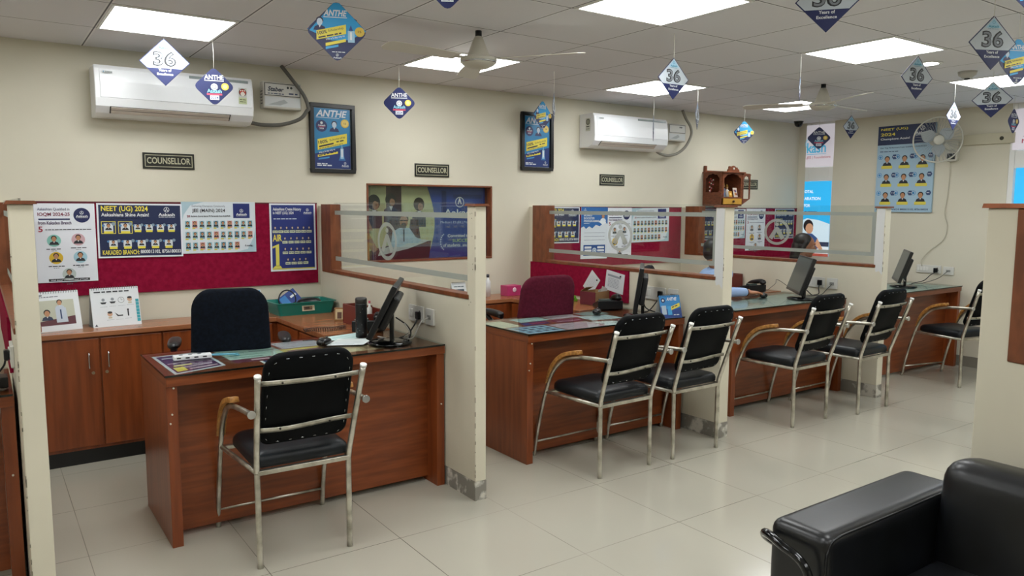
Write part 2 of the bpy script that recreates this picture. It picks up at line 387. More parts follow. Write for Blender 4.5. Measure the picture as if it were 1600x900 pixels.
# ------------------------------------------------------------------ partitions
def partition(x0, x1, label, glass_strip=True, rect_strip=True, ymax=YW, yfree=3.17, far=5.03, slip=True, sgn=1):
    root = thing('partition', label, 'partition wall', (x0, yfree, 0)); T = x1-x0; D = ymax-yfree; f = far-yfree
    D1 = D-.001
    g = G(); g.prism([(0, .1), (0, 1.502), (.075, 1.502), (.075, 1.035), (f+.17, 1.035), (f+.17, 1.502), (D1, 1.502), (D1, .1)], 0, T, M_PART, axis='x'); g.build('wall_panel', root, bevel=.004)
    g = G(); g.box((-.001, -.001, 0), (T+.001, D-.002, .1), M_SKIRT); g.build('skirting', root)
    g = G(); g.prism([(-.012, 1.502), (T+.012, 1.502), (T+.004, 1.514), (-.004, 1.514)], -.015, .085, M_WOODDK); g.build('cap', root)
    g = G(); g.box((-.006, f, 1.035), (T+.006, f+.175, 1.512), M_WOODDK); g.build('jamb', root, bevel=.003)
    g = G(); g.box((-.006, .06, 1.035), (T+.006, f+.01, 1.058), M_WOODDK); g.build('sill', root, bevel=.003)
    g = G(); gx = T*.5; g.box((gx-.004, .07, 1.055), (gx+.004, f+.02, 1.522), M_GLASS); gl = g.build('glass_pane', root)
    g = G(); q = gx-.0052
    def st(ya, yb, za, zb): g.box((q-.0004, ya, za), (q, yb, zb), M_FROST)
    st(.09, f, 1.440, 1.468); st(.09, f, 1.122, 1.152)
    if rect_strip: st(.09, .125, 1.152, 1.440)
    ey, ez, ra, rb = f*.56, 1.288, .132, .115
    if rect_strip: ey = 1.0
    n = 36; vs = []
    for i in range(n):
        a = 2*PI*i/n
        for k in (1, .80): vs.append((q-.0004, ey+ra*k*math.cos(a), ez+rb*k*math.sin(a)))
    g.add(vs, [(2*i, (2*i+2) % (2*n), (2*i+3) % (2*n), 2*i+1) for i in range(n)], M_FROST)
    for pts in ([(-.083, -.052), (-.045, -.070), (0, .0), (0, .048), (-.022, .036)], [(.083, -.052), (.022, .036), (0, .048), (0, .0), (.045, -.070)]):
        g.add([(q-.0005, ey+a, ez+b) for a, b in pts], [tuple(range(len(pts)))], M_FROST)
    g.add([(q-.0005, ey+.02*math.cos(2*PI*i/12), ez+.066+.015*math.sin(2*PI*i/12)) for i in range(12)], [tuple(range(12))], M_FROST)
    fo = g.build('frosted_film', gl); fo['label'] = 'frosted stripes and round emblem on the glass'
    rr = random.Random(int(x0*100)); g = G(); dk = mat('#857f6d', .8)
    for i in range(18):
        z = rr.uniform(.12, 1.48); h_ = rr.uniform(.004, .03); g.box((-.0015, -.0015, z), (rr.uniform(.001, .003), rr.uniform(.001, .003), z+h_), dk)
    for i in range(8):
        z = rr.uniform(1.0, 1.48); y = rr.uniform(.02, .06); g.cyl((-.0002, y, z), (-.001, y, z), .0028, dk, 7)
    g.build('chipped_paint', root)
    if rect_strip:
        g = G(); g.add([(-.0012, y, z) for y, z in ((.003, .98), (.03, 1.01), (.055, 1.0), (.072, 1.06), (.073, 1.3), (.068, 1.498), (.02, 1.499), (.003, 1.49), (.006, 1.3), (.002, 1.15))], [tuple(range(10))], mat('#d6d7d6', .6)); o = g.build('plaster_patch', root); o['label'] = 'whiter plaster patch on the post'
    return root
partition(.09, .165, 'cream half height partition with brown cap at the left edge', rect_strip=False)
partition(2.005, 2.07, 'cream glazed partition between the first desk and second desk', rect_strip=False)
partition(3.875, 3.965, 'cream glazed partition between the second desk and third desk')
partition(5.765, 5.845, 'cream glazed partition between the third desk and far right desk')
# near partition on the right with its own brown framed opening
root = thing('partition', 'cream partition with brown cap behind the black sofa', 'partition wall', (2.56, 1.085, 0))
g = G(); g.prism([(0, .1), (0, 1.502), (-.088, 1.502), (-.088, 1.035), (-2.4, 1.035), (-2.4, 1.502), (-2.6, 1.502), (-2.6, .1)], 0, .1, M_PART, axis='x'); g.build('wall_panel', root, bevel=.004)
g = G(); g.box((-.001, -2.6, 0), (.101, .001, .1), M_SKIRTG); g.build('skirting', root)
g = G(); g.prism([(-.012, 1.502), (.112, 1.502), (.104, 1.516), (-.004, 1.516)], -2.6, .012, M_WOODDK); g.build('cap', root)
g = G(); g.box((-.006, -.14, 1.035), (.106, -.086, 1.5), M_WOODDK).box((-.006, -2.4, 1.035), (.106, -.14, 1.06), M_WOODDK); g.build('jamb', root, bevel=.003)
g = G(); g.box((.046, -2.4, 1.06), (.054, -.14, 1.5), M_GLASS); g.build('glass_pane', root)

# ------------------------------------------------------------------ maroon pinboards
def pinboard(x0, x1, z0, z1, label):
    t = thing('pinboard', label, 'pinboard', ((x0+x1)/2, YW, z0)); w_ = (x1-x0)/2
    g = G(); g.box((-w_, -.014, 0), (w_, -.0005, z1-z0), M_FELT); g.build('felt_panel', t)
    g = G(); g.box((-w_, -.018, z1-z0-.006), (w_, -.0005, z1-z0+.003), mat('#5b1020', .5)); g.build('edge_strip', t)
pinboard(.17, 1.985, .952, 1.518, 'maroon felt pinboard behind the first desk, filled with posters')
pinboard(3.975, 5.745, .962, 1.5, 'maroon felt pinboard behind the third desk')
pinboard(5.86, XR-.01, .915, 1.495, 'maroon felt pinboard in the far right corner cubicle')
def sideboard(x, y0, y1, z0, z1, label):
    t = thing('pinboard', label, 'pinboard', (x, (y0+y1)/2, z0)); w_ = (y1-y0)/2
    g = G(); g.box((-.013, -w_, 0), (-.001, w_, z1-z0), M_FELT); g.build('felt_panel', t)
sideboard(3.875, 4.02, 5.22, .80, 1.035, 'low maroon felt board on the partition side behind the maroon chair')
sideboard(.09, 3.75, 5.22, .80, 1.035, 'low maroon felt board on the partition at the left edge')
YP = YW-.0195   # plane of the sheets on the boards
# ================================================================== POSTERS
def poster_ioqm(w, h, mono=False):
    p = Pan(w, h, '#dfe3ea'); X = lambda u: u*w; Z = lambda v: v*h
    p.rect(0, Z(.0), X(.004), h, '#8a8f98')
    p.text('Aakashian Qualified in', X(.06), Z(.905), X(.52), Z(.04), '#2a2c5e', bold=0); p.text('IOQM 2024-25', X(.06), Z(.835), X(.52), Z(.05), '#7a1238')
    p.rect(X(.07), Z(.79), X(.58), Z(.81), NAVY); p.text('from Kakadeo Branch', X(.06), Z(.735), X(.54), Z(.042), '#3a1c50')
    p.disc(X(.78), Z(.85), w*.14, NAVY, 2, 24); p.logo(X(.68), Z(.815), w*.2, WHT, 4)
    p.text('5', X(.06), Z(.64), X(.07), Z(.07), '#9b1030'); p.lines(X(.17), Z(.665), X(.94), '#33353d', h=.004)
    for i, (u, v, bg) in enumerate([(.30, .53, '#86c3b8'), (.70, .54, '#c9a5ad'), (.32, .31, '#d8b42e'), (.72, .315, '#9fc6d4'), (.52, .10, '#b9c4c2')]):
        p.face(X(u), Z(v), w*.115, bg if not mono or i == 2 else '#c4c8cc'); p.lines(X(u-.13), Z(v)-w*.165, X(u+.13), '#2d2f3d', h=.005); p.lines(X(u-.05), Z(v)-w*.195, X(u+.05), '#6a6c78', h=.003)
    p.rect(X(.18), Z(.012), X(.86), Z(.045), '#1d1f26'); p.text('Well done! We are Proud of You!!!', X(.21), Z(.019), X(.62), Z(.018), WHT, bold=1)
    return p
def poster_neet(w, h, phone=True):
    p = Pan(w, h, '#dfe3ea'); m = .02*w
    p.rect(m, m, w-m, h-m, '#122048'); X = lambda u: m+u*(w-2*m); Z = lambda v: m+v*(h-2*m)
    p.text('NEET (UG) 2024', X(.03), Z(.85), X(.54), Z(.10), YEL); p.text('Aakashians Shine Again!', X(.03), Z(.755), X(.55), Z(.06), WHT); p.rect(X(.03), Z(.735), X(.56), Z(.742), WHT)
    p.logo(X(.72), Z(.76), w*.2, WHT, 4)
    for k in range(2):
        u = .11+.2*k; p.ring(X(u), Z(.56), .0, 0, YEL) if 0 else None
        p.rect(X(u-.085), Z(.44), X(u+.085), Z(.68), YEL, 1.5); p.rect(X(u-.078), Z(.45), X(u+.078), Z(.67), '#1a2c55', 1.8)
        p.rect(X(u-.055), Z(.47), X(u+.055), Z(.64), '#cfd6dc', 2.2); p.face(X(u), Z(.57), w*.055, None, lv=3); p.rect(X(u-.055), Z(.45), X(u+.055), Z(.49), YEL, 7); p.disc(X(u+.06), Z(.63), w*.022, '#7d93a4', 6); p.disc(X(u-.06), Z(.6), w*.016, '#4f83b4', 6)
    for k in range(4):
        u = .46+.14*k; p.rect(X(u-.045), Z(.50), X(u+.045), Z(.62), '#cfd6dc', 2.2); p.face(X(u), Z(.57), w*.042, None, lv=3); p.rect(X(u-.04), Z(.47), X(u+.04), Z(.51), YEL, 7); p.disc(X(u+.05), Z(.61), w*.018, '#7d93a4', 6); p.disc(X(u-.05), Z(.6), w*.012, '#4f83b4', 6)
    for k in range(5):
        u = .16+.17*k; p.rect(X(u-.05), Z(.18), X(u+.05), Z(.31), '#cfd6dc', 2.2); p.face(X(u), Z(.255), w*.045, None, lv=3); p.rect(X(u-.045), Z(.145), X(u+.045), Z(.19), YEL, 7); p.disc(X(u+.065), Z(.3), w*.02, '#7d93a4', 6); p.disc(X(u-.06), Z(.29), w*.014, '#4f83b4', 6)
    p.text('KAKADEO BRANCH:', X(.03), Z(.03), X(.42), Z(.06), YEL); p.text('8800013102, 8756180033', X(.485), Z(.035), X(.485), Z(.052), WHT)
    return p
def poster_jee(w, h):
    p = Pan(w, h, '#d3dce2'); X = lambda u: u*w; Z = lambda v: v*h
    p.poly([(w, h*.0), (w, h*.5), (X(.97), h*.3), (X(.88), h*.06), (X(.7), 0)], '#a9c4cf'); p.poly([(0, h), (0, Z(.6)), (X(.03), Z(.75)), (X(.12), Z(.93)), (X(.3), h)], '#a9c4cf')
    p.text('Delivering Champions Consistently', X(.14), Z(.89), X(.44), Z(.045), '#4c5060', bold=0); p.text('JEE (MAIN) 2024', X(.14), Z(.78), X(.44), Z(.085), '#1d2026')
    p.text('28', X(.07), Z(.70), X(.04), Z(.045), RED); p.text('Students Scored above 99 Percentile from KANPUR', X(.12), Z(.705), X(.53), Z(.035), '#24262e', bold=1)
    p.rect(X(.69), Z(.68), X(.92), Z(.97), '#16266b'); p.logo(X(.73), Z(.72), w*.15, WHT, 4)
    for r, n in enumerate((10, 10, 8)):
        for k in range(n):
            u, v = .075+.094*k, .56-.21*r
            bg = ['#7fb2c0', '#90b9c6', '#6c9db0', '#c98c84', '#8fc0c8'][(k*3+r) % 5]
            p.rect(X(u)-w*.032, Z(v)-h*.07, X(u)+w*.032, Z(v)+h*.07, bg, 2); p.face(X(u), Z(v)+h*.005, w*.048, None, lv=3); p.rect(X(u)-w*.034, Z(v)-h*.085, X(u)+w*.005, Z(v)-h*.06, '#d5c544', 7)
    p.text('& counting...', X(.84), Z(.10), X(.12), Z(.05), '#2b2e44', bold=2)
    return p
def poster_air(w, h):
    p = Pan(w, h, '#dfe3ea'); m = .035*w; p.rect(m, m, w-m, h-m, '#1a2c74'); X = lambda u: m+u*(w-2*m); Z = lambda v: m+v*(h-2*m)
    p.text('Aakashians Create History', X(.04), Z(.90), X(.62), Z(.035), WHT); p.text('in NEET (UG) 2024', X(.04), Z(.845), X(.44), Z(.03), WHT)
    p.lines(X(.05), Z(.78), X(.6), '#c4cfe0', h=.006); p.logo(X(.75), Z(.86), w*.18, WHT, 4)
    for r, (n, u0, du) in enumerate(((7, .08, .133), (5, .30, .14), (5, .30, .14), (4, .36, .14))):
        z = .62-.165*r
        for k in range(n):
            u = u0+du*k; p.face(X(u), Z(z+.02), w*.05, None, shirt='#2a3046', lv=3, skin='#c9b2a2'); p.rect(X(u-.06), Z(z-.05), X(u+.06), Z(z-.012), '#cfd6b4', 6); p.lines(X(u-.05), Z(z-.035), X(u+.05), '#33406a', h=.004, lv=8)
    p.text('AIR', X(.02), Z(.44), X(.17), Z(.08), YEL)
    p.poly([(X(.08), Z(.05)), (X(.16), Z(.05)), (X(.16), Z(.40)), (X(.01), Z(.36)), (X(.01), Z(.33)), (X(.08), Z(.35))], '#d8cf5a', 3)
    p.poly([(X(.0), Z(.02)), (X(.22), Z(.02)), (X(.18), Z(.06)), (X(.06), Z(.06))], '#d8cf5a', 3); p.rect(X(.0), Z(0), X(1), Z(.018), '#cfc75c', 3)
    return p
def poster_booster(w, h):
    p = Pan(w, h, '#d9dee4'); X = lambda u: u*w; Z = lambda v: v*h
    p.poly([(0, Z(.60)), (X(.1), Z(.63)), (X(.18), Z(.58)), (X(.3), Z(.63)), (X(.42), Z(.59)), (X(.55), Z(.66)), (X(.7), Z(.63)), (X(.85), Z(.70)), (w, Z(.68)), (w, h), (0, h)], '#2a64a6')
    for i, t_ in enumerate(('BOARD', 'BOOSTER', 'PROGRAMME')): p.text(t_, X(.10), Z(.82-.055*i), X((.30, .40, .58)[i]), Z(.042), WHT)
    p.lines(X(.1), Z(.68), X(.3), WHT, h=.004); p.face(X(.82), Z(.80), w*.16, None, shirt='#dfe6ee', lv=3); p.poly([(X(.66), Z(.72)), (X(.8), Z(.78)), (X(.95), Z(.7)), (X(.8), Z(.66))], '#e8ecf0', 3)
    p.logo(X(.08), Z(.925), w*.12, WHT, 4, sub=False)
    for i in range(3): p.lines(X(.12), Z(.50-.07*i), X(.9), '#7f8794', h=.004)
    p.rect(X(.10), Z(.06), X(.92), Z(.27), '#1d4c8c', 2)
    for u in (.14, .62):
        for v in (.20, .14, .08): p.prism(rrect(X(u), Z(v), X(u+.26), Z(v+.04), .006), -3*STEP, -3*STEP-.0001, mat(WHT, .5))
    p.disc(X(.51), Z(.16), w*.08, '#cfdbe6', 4); p.ring(X(.51), Z(.16), w*.05, w*.015, '#1d4c8c', 5)
    return p
def poster_top9(w, h):
    p = Pan(w, h, '#9fbdd0', t=.02); X = lambda u: u*w; Z = lambda v: v*h
    p.rect(0, Z(.78), w, h, '#14264e'); p.text('NEET (UG)', X(.05), Z(.94), X(.48), Z(.035), YEL); p.text('2024', X(.05), Z(.885), X(.26), Z(.035), YEL); p.text('Champions Again!', X(.05), Z(.832), X(.52), Z(.03), WHT)
    p.logo(X(.66), Z(.87), w*.24, WHT, 4); p.text('Our Top Performers from KANPUR KAKADEO', X(.05), Z(.735), X(.82), Z(.02), '#1c2a55', bold=1); p.lines(X(.05), Z(.70), X(.4), '#1c2a55', h=.007)
    for r in range(3):
        for k in range(3):
            u, v = .19+.31*k, .59-.21*r; p.face(X(u), Z(v), w*.115, None, shirt='#171b26', lv=3); p.prism(rrect(X(u-.10), Z(v-.085), X(u+.10), Z(v-.05), .008), -7*STEP, -7*STEP-.0001, mat('#d6ca4e', .5))
            p.disc(X(u-.125), Z(v+.05), w*.042, '#3a86bd', 3); p.ring(X(u-.125), Z(v+.05), w*.03, w*.006, WHT, 4); p.disc(X(u+.13), Z(v+.05), w*.048, '#31476f', 3, 6); p.lines(X(u+.1), Z(v+.05), X(u+.16), WHT, h=.005)
    p.text('KAKADEO BRANCH: 8800013102, 8756180033', X(.03), Z(.02), X(.92), Z(.022), '#142050')
    return p
def poster_anthe(w, h):
    p = Pan(w, h, '#1e7fb4', rough=.35); X = lambda u: u*w; Z = lambda v: v*h
    p.poly([(0, 0), (w, 0), (w, Z(.40)), (X(.55), Z(.33)), (0, Z(.24))], '#17306f', 1)
    p.text('ANTHE', X(.05), Z(.86), X(.86), Z(.115), '#d6dee6', bold=2); p.rect(X(.05), Z(.84), X(.7), Z(.85), '#c3d2de')
    p.disc(X(.20), Z(.705), w*.155, '#17245c', 2, 22); p.text('Aakash', X(.10), Z(.70), X(.2), Z(.03), WHT, 5); p.text('2024', X(.14), Z(.65), X(.12), Z(.025), WHT, 5); p.rect(X(.11), Z(.683), X(.29), Z(.695), '#b04060', 5); p.disc(X(.2), Z(.755), w*.035, WHT, 5)
    p.disc(X(.85), Z(.765), w*.115, '#d9b948', 2, 22); p.disc(X(.85), Z(.765), w*.09, '#e4cb6e', 3, 20); p.text('15', X(.82), Z(.75), X(.06), Z(.03), '#6b5316', 5)
    p.face(X(.55), Z(.70), w*.19, None, shirt='#162357', hair='#14183a', skin='#b9c9d8', lv=3)
    p.poly([(X(.08), Z(.30)), (X(.9), Z(.43)), (X(.9), Z(.60)), (X(.08), Z(.48))], YEL, 7.5)
    a = math.atan2(Z(.13), X(.82))
    p.text('100%', X(.11), Z(.395), X(.26), Z(.055), '#14183a', 9, rot=a); p.text('Scholarship', X(.42), Z(.445), X(.45), Z(.045), '#14183a', 9, rot=a, bold=0)
    p.poly([(X(.12), Z(.345)), (X(.52), Z(.41)), (X(.52), Z(.435)), (X(.12), Z(.37))], '#14183a', 8.5); p.lines(X(.60), Z(.44), X(.85), '#14183a', h=.008, lv=9, rot=a); p.lines(X(.12), Z(.318), X(.8), '#4a4420', h=.004, lv=9, rot=a)
    p.text('Win a 5-day trip to', X(.12), Z(.235), X(.46), Z(.035), WHT, 4, rot=a); p.poly([(X(.08), Z(.185)), (X(.64), Z(.255)), (X(.64), Z(.29)), (X(.08), Z(.22))], YEL, 3); p.lines(X(.11), Z(.2), X(.6), '#2a2c40', h=.007, lv=5, rot=a)
    p.poly([(X(.10), Z(.14)), (X(.40), Z(.175)), (X(.40), Z(.2)), (X(.10), Z(.165))], '#3f8fc6', 3)
    p.rect(X(.71), Z(.17), X(.80), Z(.34), '#9cc4de', 4); p.poly([(X(.72), Z(.34)), (X(.79), Z(.34)), (X(.755), Z(.42))], '#6f9fc4', 4); p.rect(X(.735), Z(.2), X(.775), Z(.33), WHT, 5); p.poly([(X(.66), Z(.14)), (X(.85), Z(.14)), (X(.80), Z(.24)), (X(.71), Z(.24))], '#2f6ea8', 3.5)
    p.text('Every Scholar Else', X(.06), Z(.075), X(.28), Z(.015), WHT, bold=1) if 0 else p.lines(X(.06), Z(.07), X(.34), WHT, h=.006); p.lines(X(.06), Z(.04), X(.46), WHT, h=.008); p.logo(X(.74), Z(.03), w*.2, WHT, 4)
    return p
def hang_sheet(p, name, label, x, z, rz=0.0, y=YP, ry=0.0, cat='poster', group=None):
    o = p.build(name, loc=(x, y, z), rot=(0, ry, rz)); return tag(o, label, cat, group)
R1 = math.radians
hang_sheet(poster_ioqm(.315, .468), 'poster', 'white poster with five round student portraits, leftmost on the first pinboard', .272, 1.040)
hang_sheet(poster_neet(.485, .335), 'poster', 'navy results poster with yellow heading beside the white five portrait poster', .595, 1.176, y=YP-.003, ry=R1(.4))
hang_sheet(poster_jee(.470, .335), 'poster', 'pale blue poster with 28 small portraits on the first pinboard', 1.079, 1.188)
hang_sheet(poster_air(.325, .470), 'poster', 'royal blue poster with a large yellow numeral one, rightmost on the first pinboard', 1.646, 1.046)
hang_sheet(poster_neet(.445, .318), 'poster', 'navy results poster seen through the second partition glass', 3.975, 1.182, ry=R1(.3))
hang_sheet(poster_booster(.318, .468), 'poster', 'blue and white board booster poster behind the second partition glass', 4.435, 1.032, ry=R1(.5), y=YP-.003)
hang_sheet(poster_ioqm(.308, .455, True), 'poster', 'white five portrait poster behind the round emblem of the second partition glass', 4.755, 1.039)
hang_sheet(poster_jee(.50, .325), 'poster', 'white poster of small portraits, rightmost behind the second partition glass', 5.068, 1.166, ry=R1(-.6))
hang_sheet(poster_neet(.42, .318), 'poster', 'navy results poster left of the second partition post', 5.90, 1.165)
hang_sheet(poster_jee(.40, .31), 'poster', 'small portrait poster just right of the second partition post', 6.335, 1.175)
hang_sheet(poster_ioqm(.325, .450, True), 'poster', 'white five portrait poster beside the emblem of the third partition glass', 6.750, 1.040)
hang_sheet(poster_neet(.35, .33), 'poster', 'navy results poster nearest the far room corner', 7.245, 1.158)
# the tall panel on the right wall (faces -x)
o = poster_top9(.575, .868).build('wall_poster', loc=(XR-.021, 4.325, 1.462), rz=-PI/2); tag(o, 'tall pale blue results board with nine student portraits on the right wall', 'poster')

# picture in the recess
PW, PH = NX1-NX0-.03, NZ1-NZ0-.03
t = thing('wall_picture', 'large printed picture of students round a table in a brown recess', 'picture', (NX0+.015, YW+.085, NZ0+.015))
p = Pan(PW, PH, '#b8b98e', t=.01, rough=.4); X = lambda u: u*PW; Z = lambda v: v*PH
p.rect(X(.17), Z(.3), X(.29), Z(1), '#3c2227'); p.rect(X(.0), Z(.35), X(.05), Z(1), '#8d9070')
cv = [(X(.50)+X(.06)*math.sin(PI*i/14), Z(1-i/14)) for i in range(15)]
p.poly([(X(1), 0), (X(1), Z(1))] + cv, '#2b4796', 2)
p.poly([(0, 0), (X(.51), 0), (X(.53), Z(.24)), (X(.38), Z(.26)), (X(.1), Z(.16)), (0, Z(.10))], '#4d1f2b', 3)
p.poly([(X(.10), Z(.05)), (X(.34), Z(.14)), (X(.52), Z(.25)), (X(.44), Z(.27)), (X(.24), Z(.20)), (X(.12), Z(.14))], '#c3c7c6', 4)
def fig(u, v, r, shirt, arm, hair='#1b1a1c', lv=4, hw=1.0):
    x, z = X(u), Z(v)
    p.poly([(x-r*1.3*hw, z-r*3.6), (x-r*1.25*hw, z-r*1.5), (x-r*.5, z-r*1.0), (x+r*.5, z-r*1.0), (x+r*1.25*hw, z-r*1.5), (x+r*1.3*hw, z-r*3.6)], shirt, lv)
    p.poly([(x-r*1.25*hw, z-r*2.2), (x-r*.9*hw, z-r*2.2), (x-r*.2, z-r*3.9), (x-r*.7, z-r*3.9)], arm, lv+1)
    p.disc(x, z+r*.2, r*1.02, hair, lv+1, 16, rz=r*1.15); p.disc(x+r*.28, z-r*.22, r*.50, '#9a7259', lv+2, 14, rz=r*.66); p.poly([(x-r*.55, z+r*.05), (x+r*.2, z+r*.42), (x+r*.85, z+r*.1), (x+r*.7, z+r*.75), (x-r*.4, z+r*.9)], hair, lv+3); p.rect(x+r*.12, z-r*.22, x+r*.55, z-r*.15, '#2a201c', lv+3)
    p.poly([(x-r*.3, z-r*.9), (x+r*.4, z-r*.9), (x+r*.05, z-r*1.7)], '#cfd2d4', lv+2)
fig(.075, .76, .052, '#23263a', '#a97f63'); fig(.205, .80, .045, '#27304a', '#27304a'); fig(.43, .74, .047, '#2c3346', '#a97f63', hair='#2a211c')
p.poly([(X(.17), Z(.25)), (X(.20), Z(.56)), (X(.24), Z(.62)), (X(.27), Z(.4)), (X(.23), Z(.22))], '#33212a', 7); p.poly([(X(.34), Z(.3)), (X(.36), Z(.55)), (X(.42), Z(.55)), (X(.44), Z(.28))], '#3a2026', 7)
x, z = X(.305), Z(.50)
p.poly([(X(.20), Z(.17)), (X(.215), Z(.38)), (X(.27), Z(.43)), (X(.35), Z(.43)), (X(.40), Z(.30)), (X(.45), Z(.26)), (X(.42), Z(.21)), (X(.34), Z(.22)), (X(.28), Z(.17))], '#a9bfcf', 8)
p.disc(x, z+.03, .042, '#2a2422', 9, 14); p.disc(x, z+.01, .036, '#a97f63', 10, 14, rz=.045); p.rect(x-.034, z+.014, x+.034, z+.022, '#1c1a1a', 11); p.disc(x, z-.022, .024, '#2a2020', 11, 10); p.poly([(x-.008, z-.05), (x+.008, z-.05), (x+.006, Z(.24)), (x-.006, Z(.24))], '#1d2a3c', 11)
p.poly([(X(.0), Z(.4)), (X(.03), Z(.38)), (X(.10), Z(.14)), (X(.07), Z(.10)), (0, Z(.22))], '#a97f63', 9)
p.rect(X(.62), Z(.62), X(.66), Z(.95), '#1c3070', 3); p.rect(X(.72), Z(.84), X(.97), Z(.9), '#20367a', 3)
p.ring(X(.775), Z(.79), .042, .006, WHT, 5); p.poly([(X(.775)-.02, Z(.76)), (X(.775)-.01, Z(.76)), (X(.775), Z(.81)), (X(.775)+.01, Z(.76)), (X(.775)+.02, Z(.76)), (X(.775)+.004, Z(.85)), (X(.775)-.004, Z(.85))], WHT, 5)
p.text('Aakash', X(.64), Z(.59), X(.27), Z(.10), WHT, 5); p.text('Medical | IIT-JEE | Foundations', X(.61), Z(.475), X(.34), Z(.045), '#cdd7ea', 5, bold=0)
p.text('Committed to the', X(.67), Z(.285), X(.24), Z(.045), WHT, 5); p.text('SUCCESS', X(.71), Z(.215), X(.17), Z(.045), '#a9c98c', 5); p.text('of students', X(.63), Z(.15), X(.15), Z(.045), WHT, 5); p.text('since 1988', X(.80), Z(.15), X(.12), Z(.04), WHT, 5)
for i in range(9):
    a = PI*.62+PI*.75*i/8; p.disc(X(.65)+.045*math.cos(a), Z(.22)+.065*math.sin(a), .007, '#b9c4da', 5, 6)
p.build('print', t)
g = G(); g.box((0, -.034, 0), (PW, -.03, PH), glass_mat('recess_glass', '#f2f6f4', 1.5, boost=1.2)); g.build('glass_pane', t)

# framed scholarship prints
def framed(x, z, label, y=YW):
    W_, H_ = .335, .487; t = thing('framed_poster', label, 'framed poster', (x, y, z), group='framed scholarship posters')
    g = G(); b = .028
    g.box((0, -.03, 0), (W_, -.001, b), M_BLACK).box((0, -.03, H_-b), (W_, -.001, H_), M_BLACK).box((0, -.03, b), (b, -.001, H_-b), M_BLACK).box((W_-b, -.03, b), (W_, -.001, H_-b), M_BLACK)
    g.build('frame', t, bevel=.003)
    p = poster_anthe(W_-2*b-.01, H_-2*b-.01); p.build('print', t, loc=(b+.005, -.012, b+.005))
    p = Pan(W_-2*b, H_-2*b, '#c9ced4'); p.build('mount', t, loc=(b, -.008, b))
    return t
framed(1.948, 1.734, 'black framed blue scholarship poster right of the first air conditioner')
framed(3.775, 1.806, 'black framed blue scholarship poster left of the second air conditioner')

# counsellor name plates
def plate(x, z, label):
    t = thing('sign', label, 'sign', (x, YW, z), group='black counsellor signs'); w_, h_ = .305, .10
    p = Pan(w_, h_, '#17180f', t=.006, rough=.3); c = '#b9b69c'
    for a in ((.012, .012, w_-.012, .016), (.012, h_-.016, w_-.012, h_-.012), (.012, .012, .016, h_-.012), (w_-.016, .012, w_-.012, h_-.012)): p.rect(*a, c)
    p.text('COUNSELLOR', .024, .032, w_-.048, .040, c, bold=1); p.build('plate', t, loc=(0, -.007, 0))
for x, l in ((.869, 'black COUNSELLOR sign below the first air conditioner'), (2.776, 'black COUNSELLOR sign above the brown picture recess'), (4.667, 'black COUNSELLOR sign below the second air conditioner'), (6.635, 'black COUNSELLOR sign partly hidden by the small wooden shrine')): plate(x, 1.728 if x < 4 else 1.698, l)

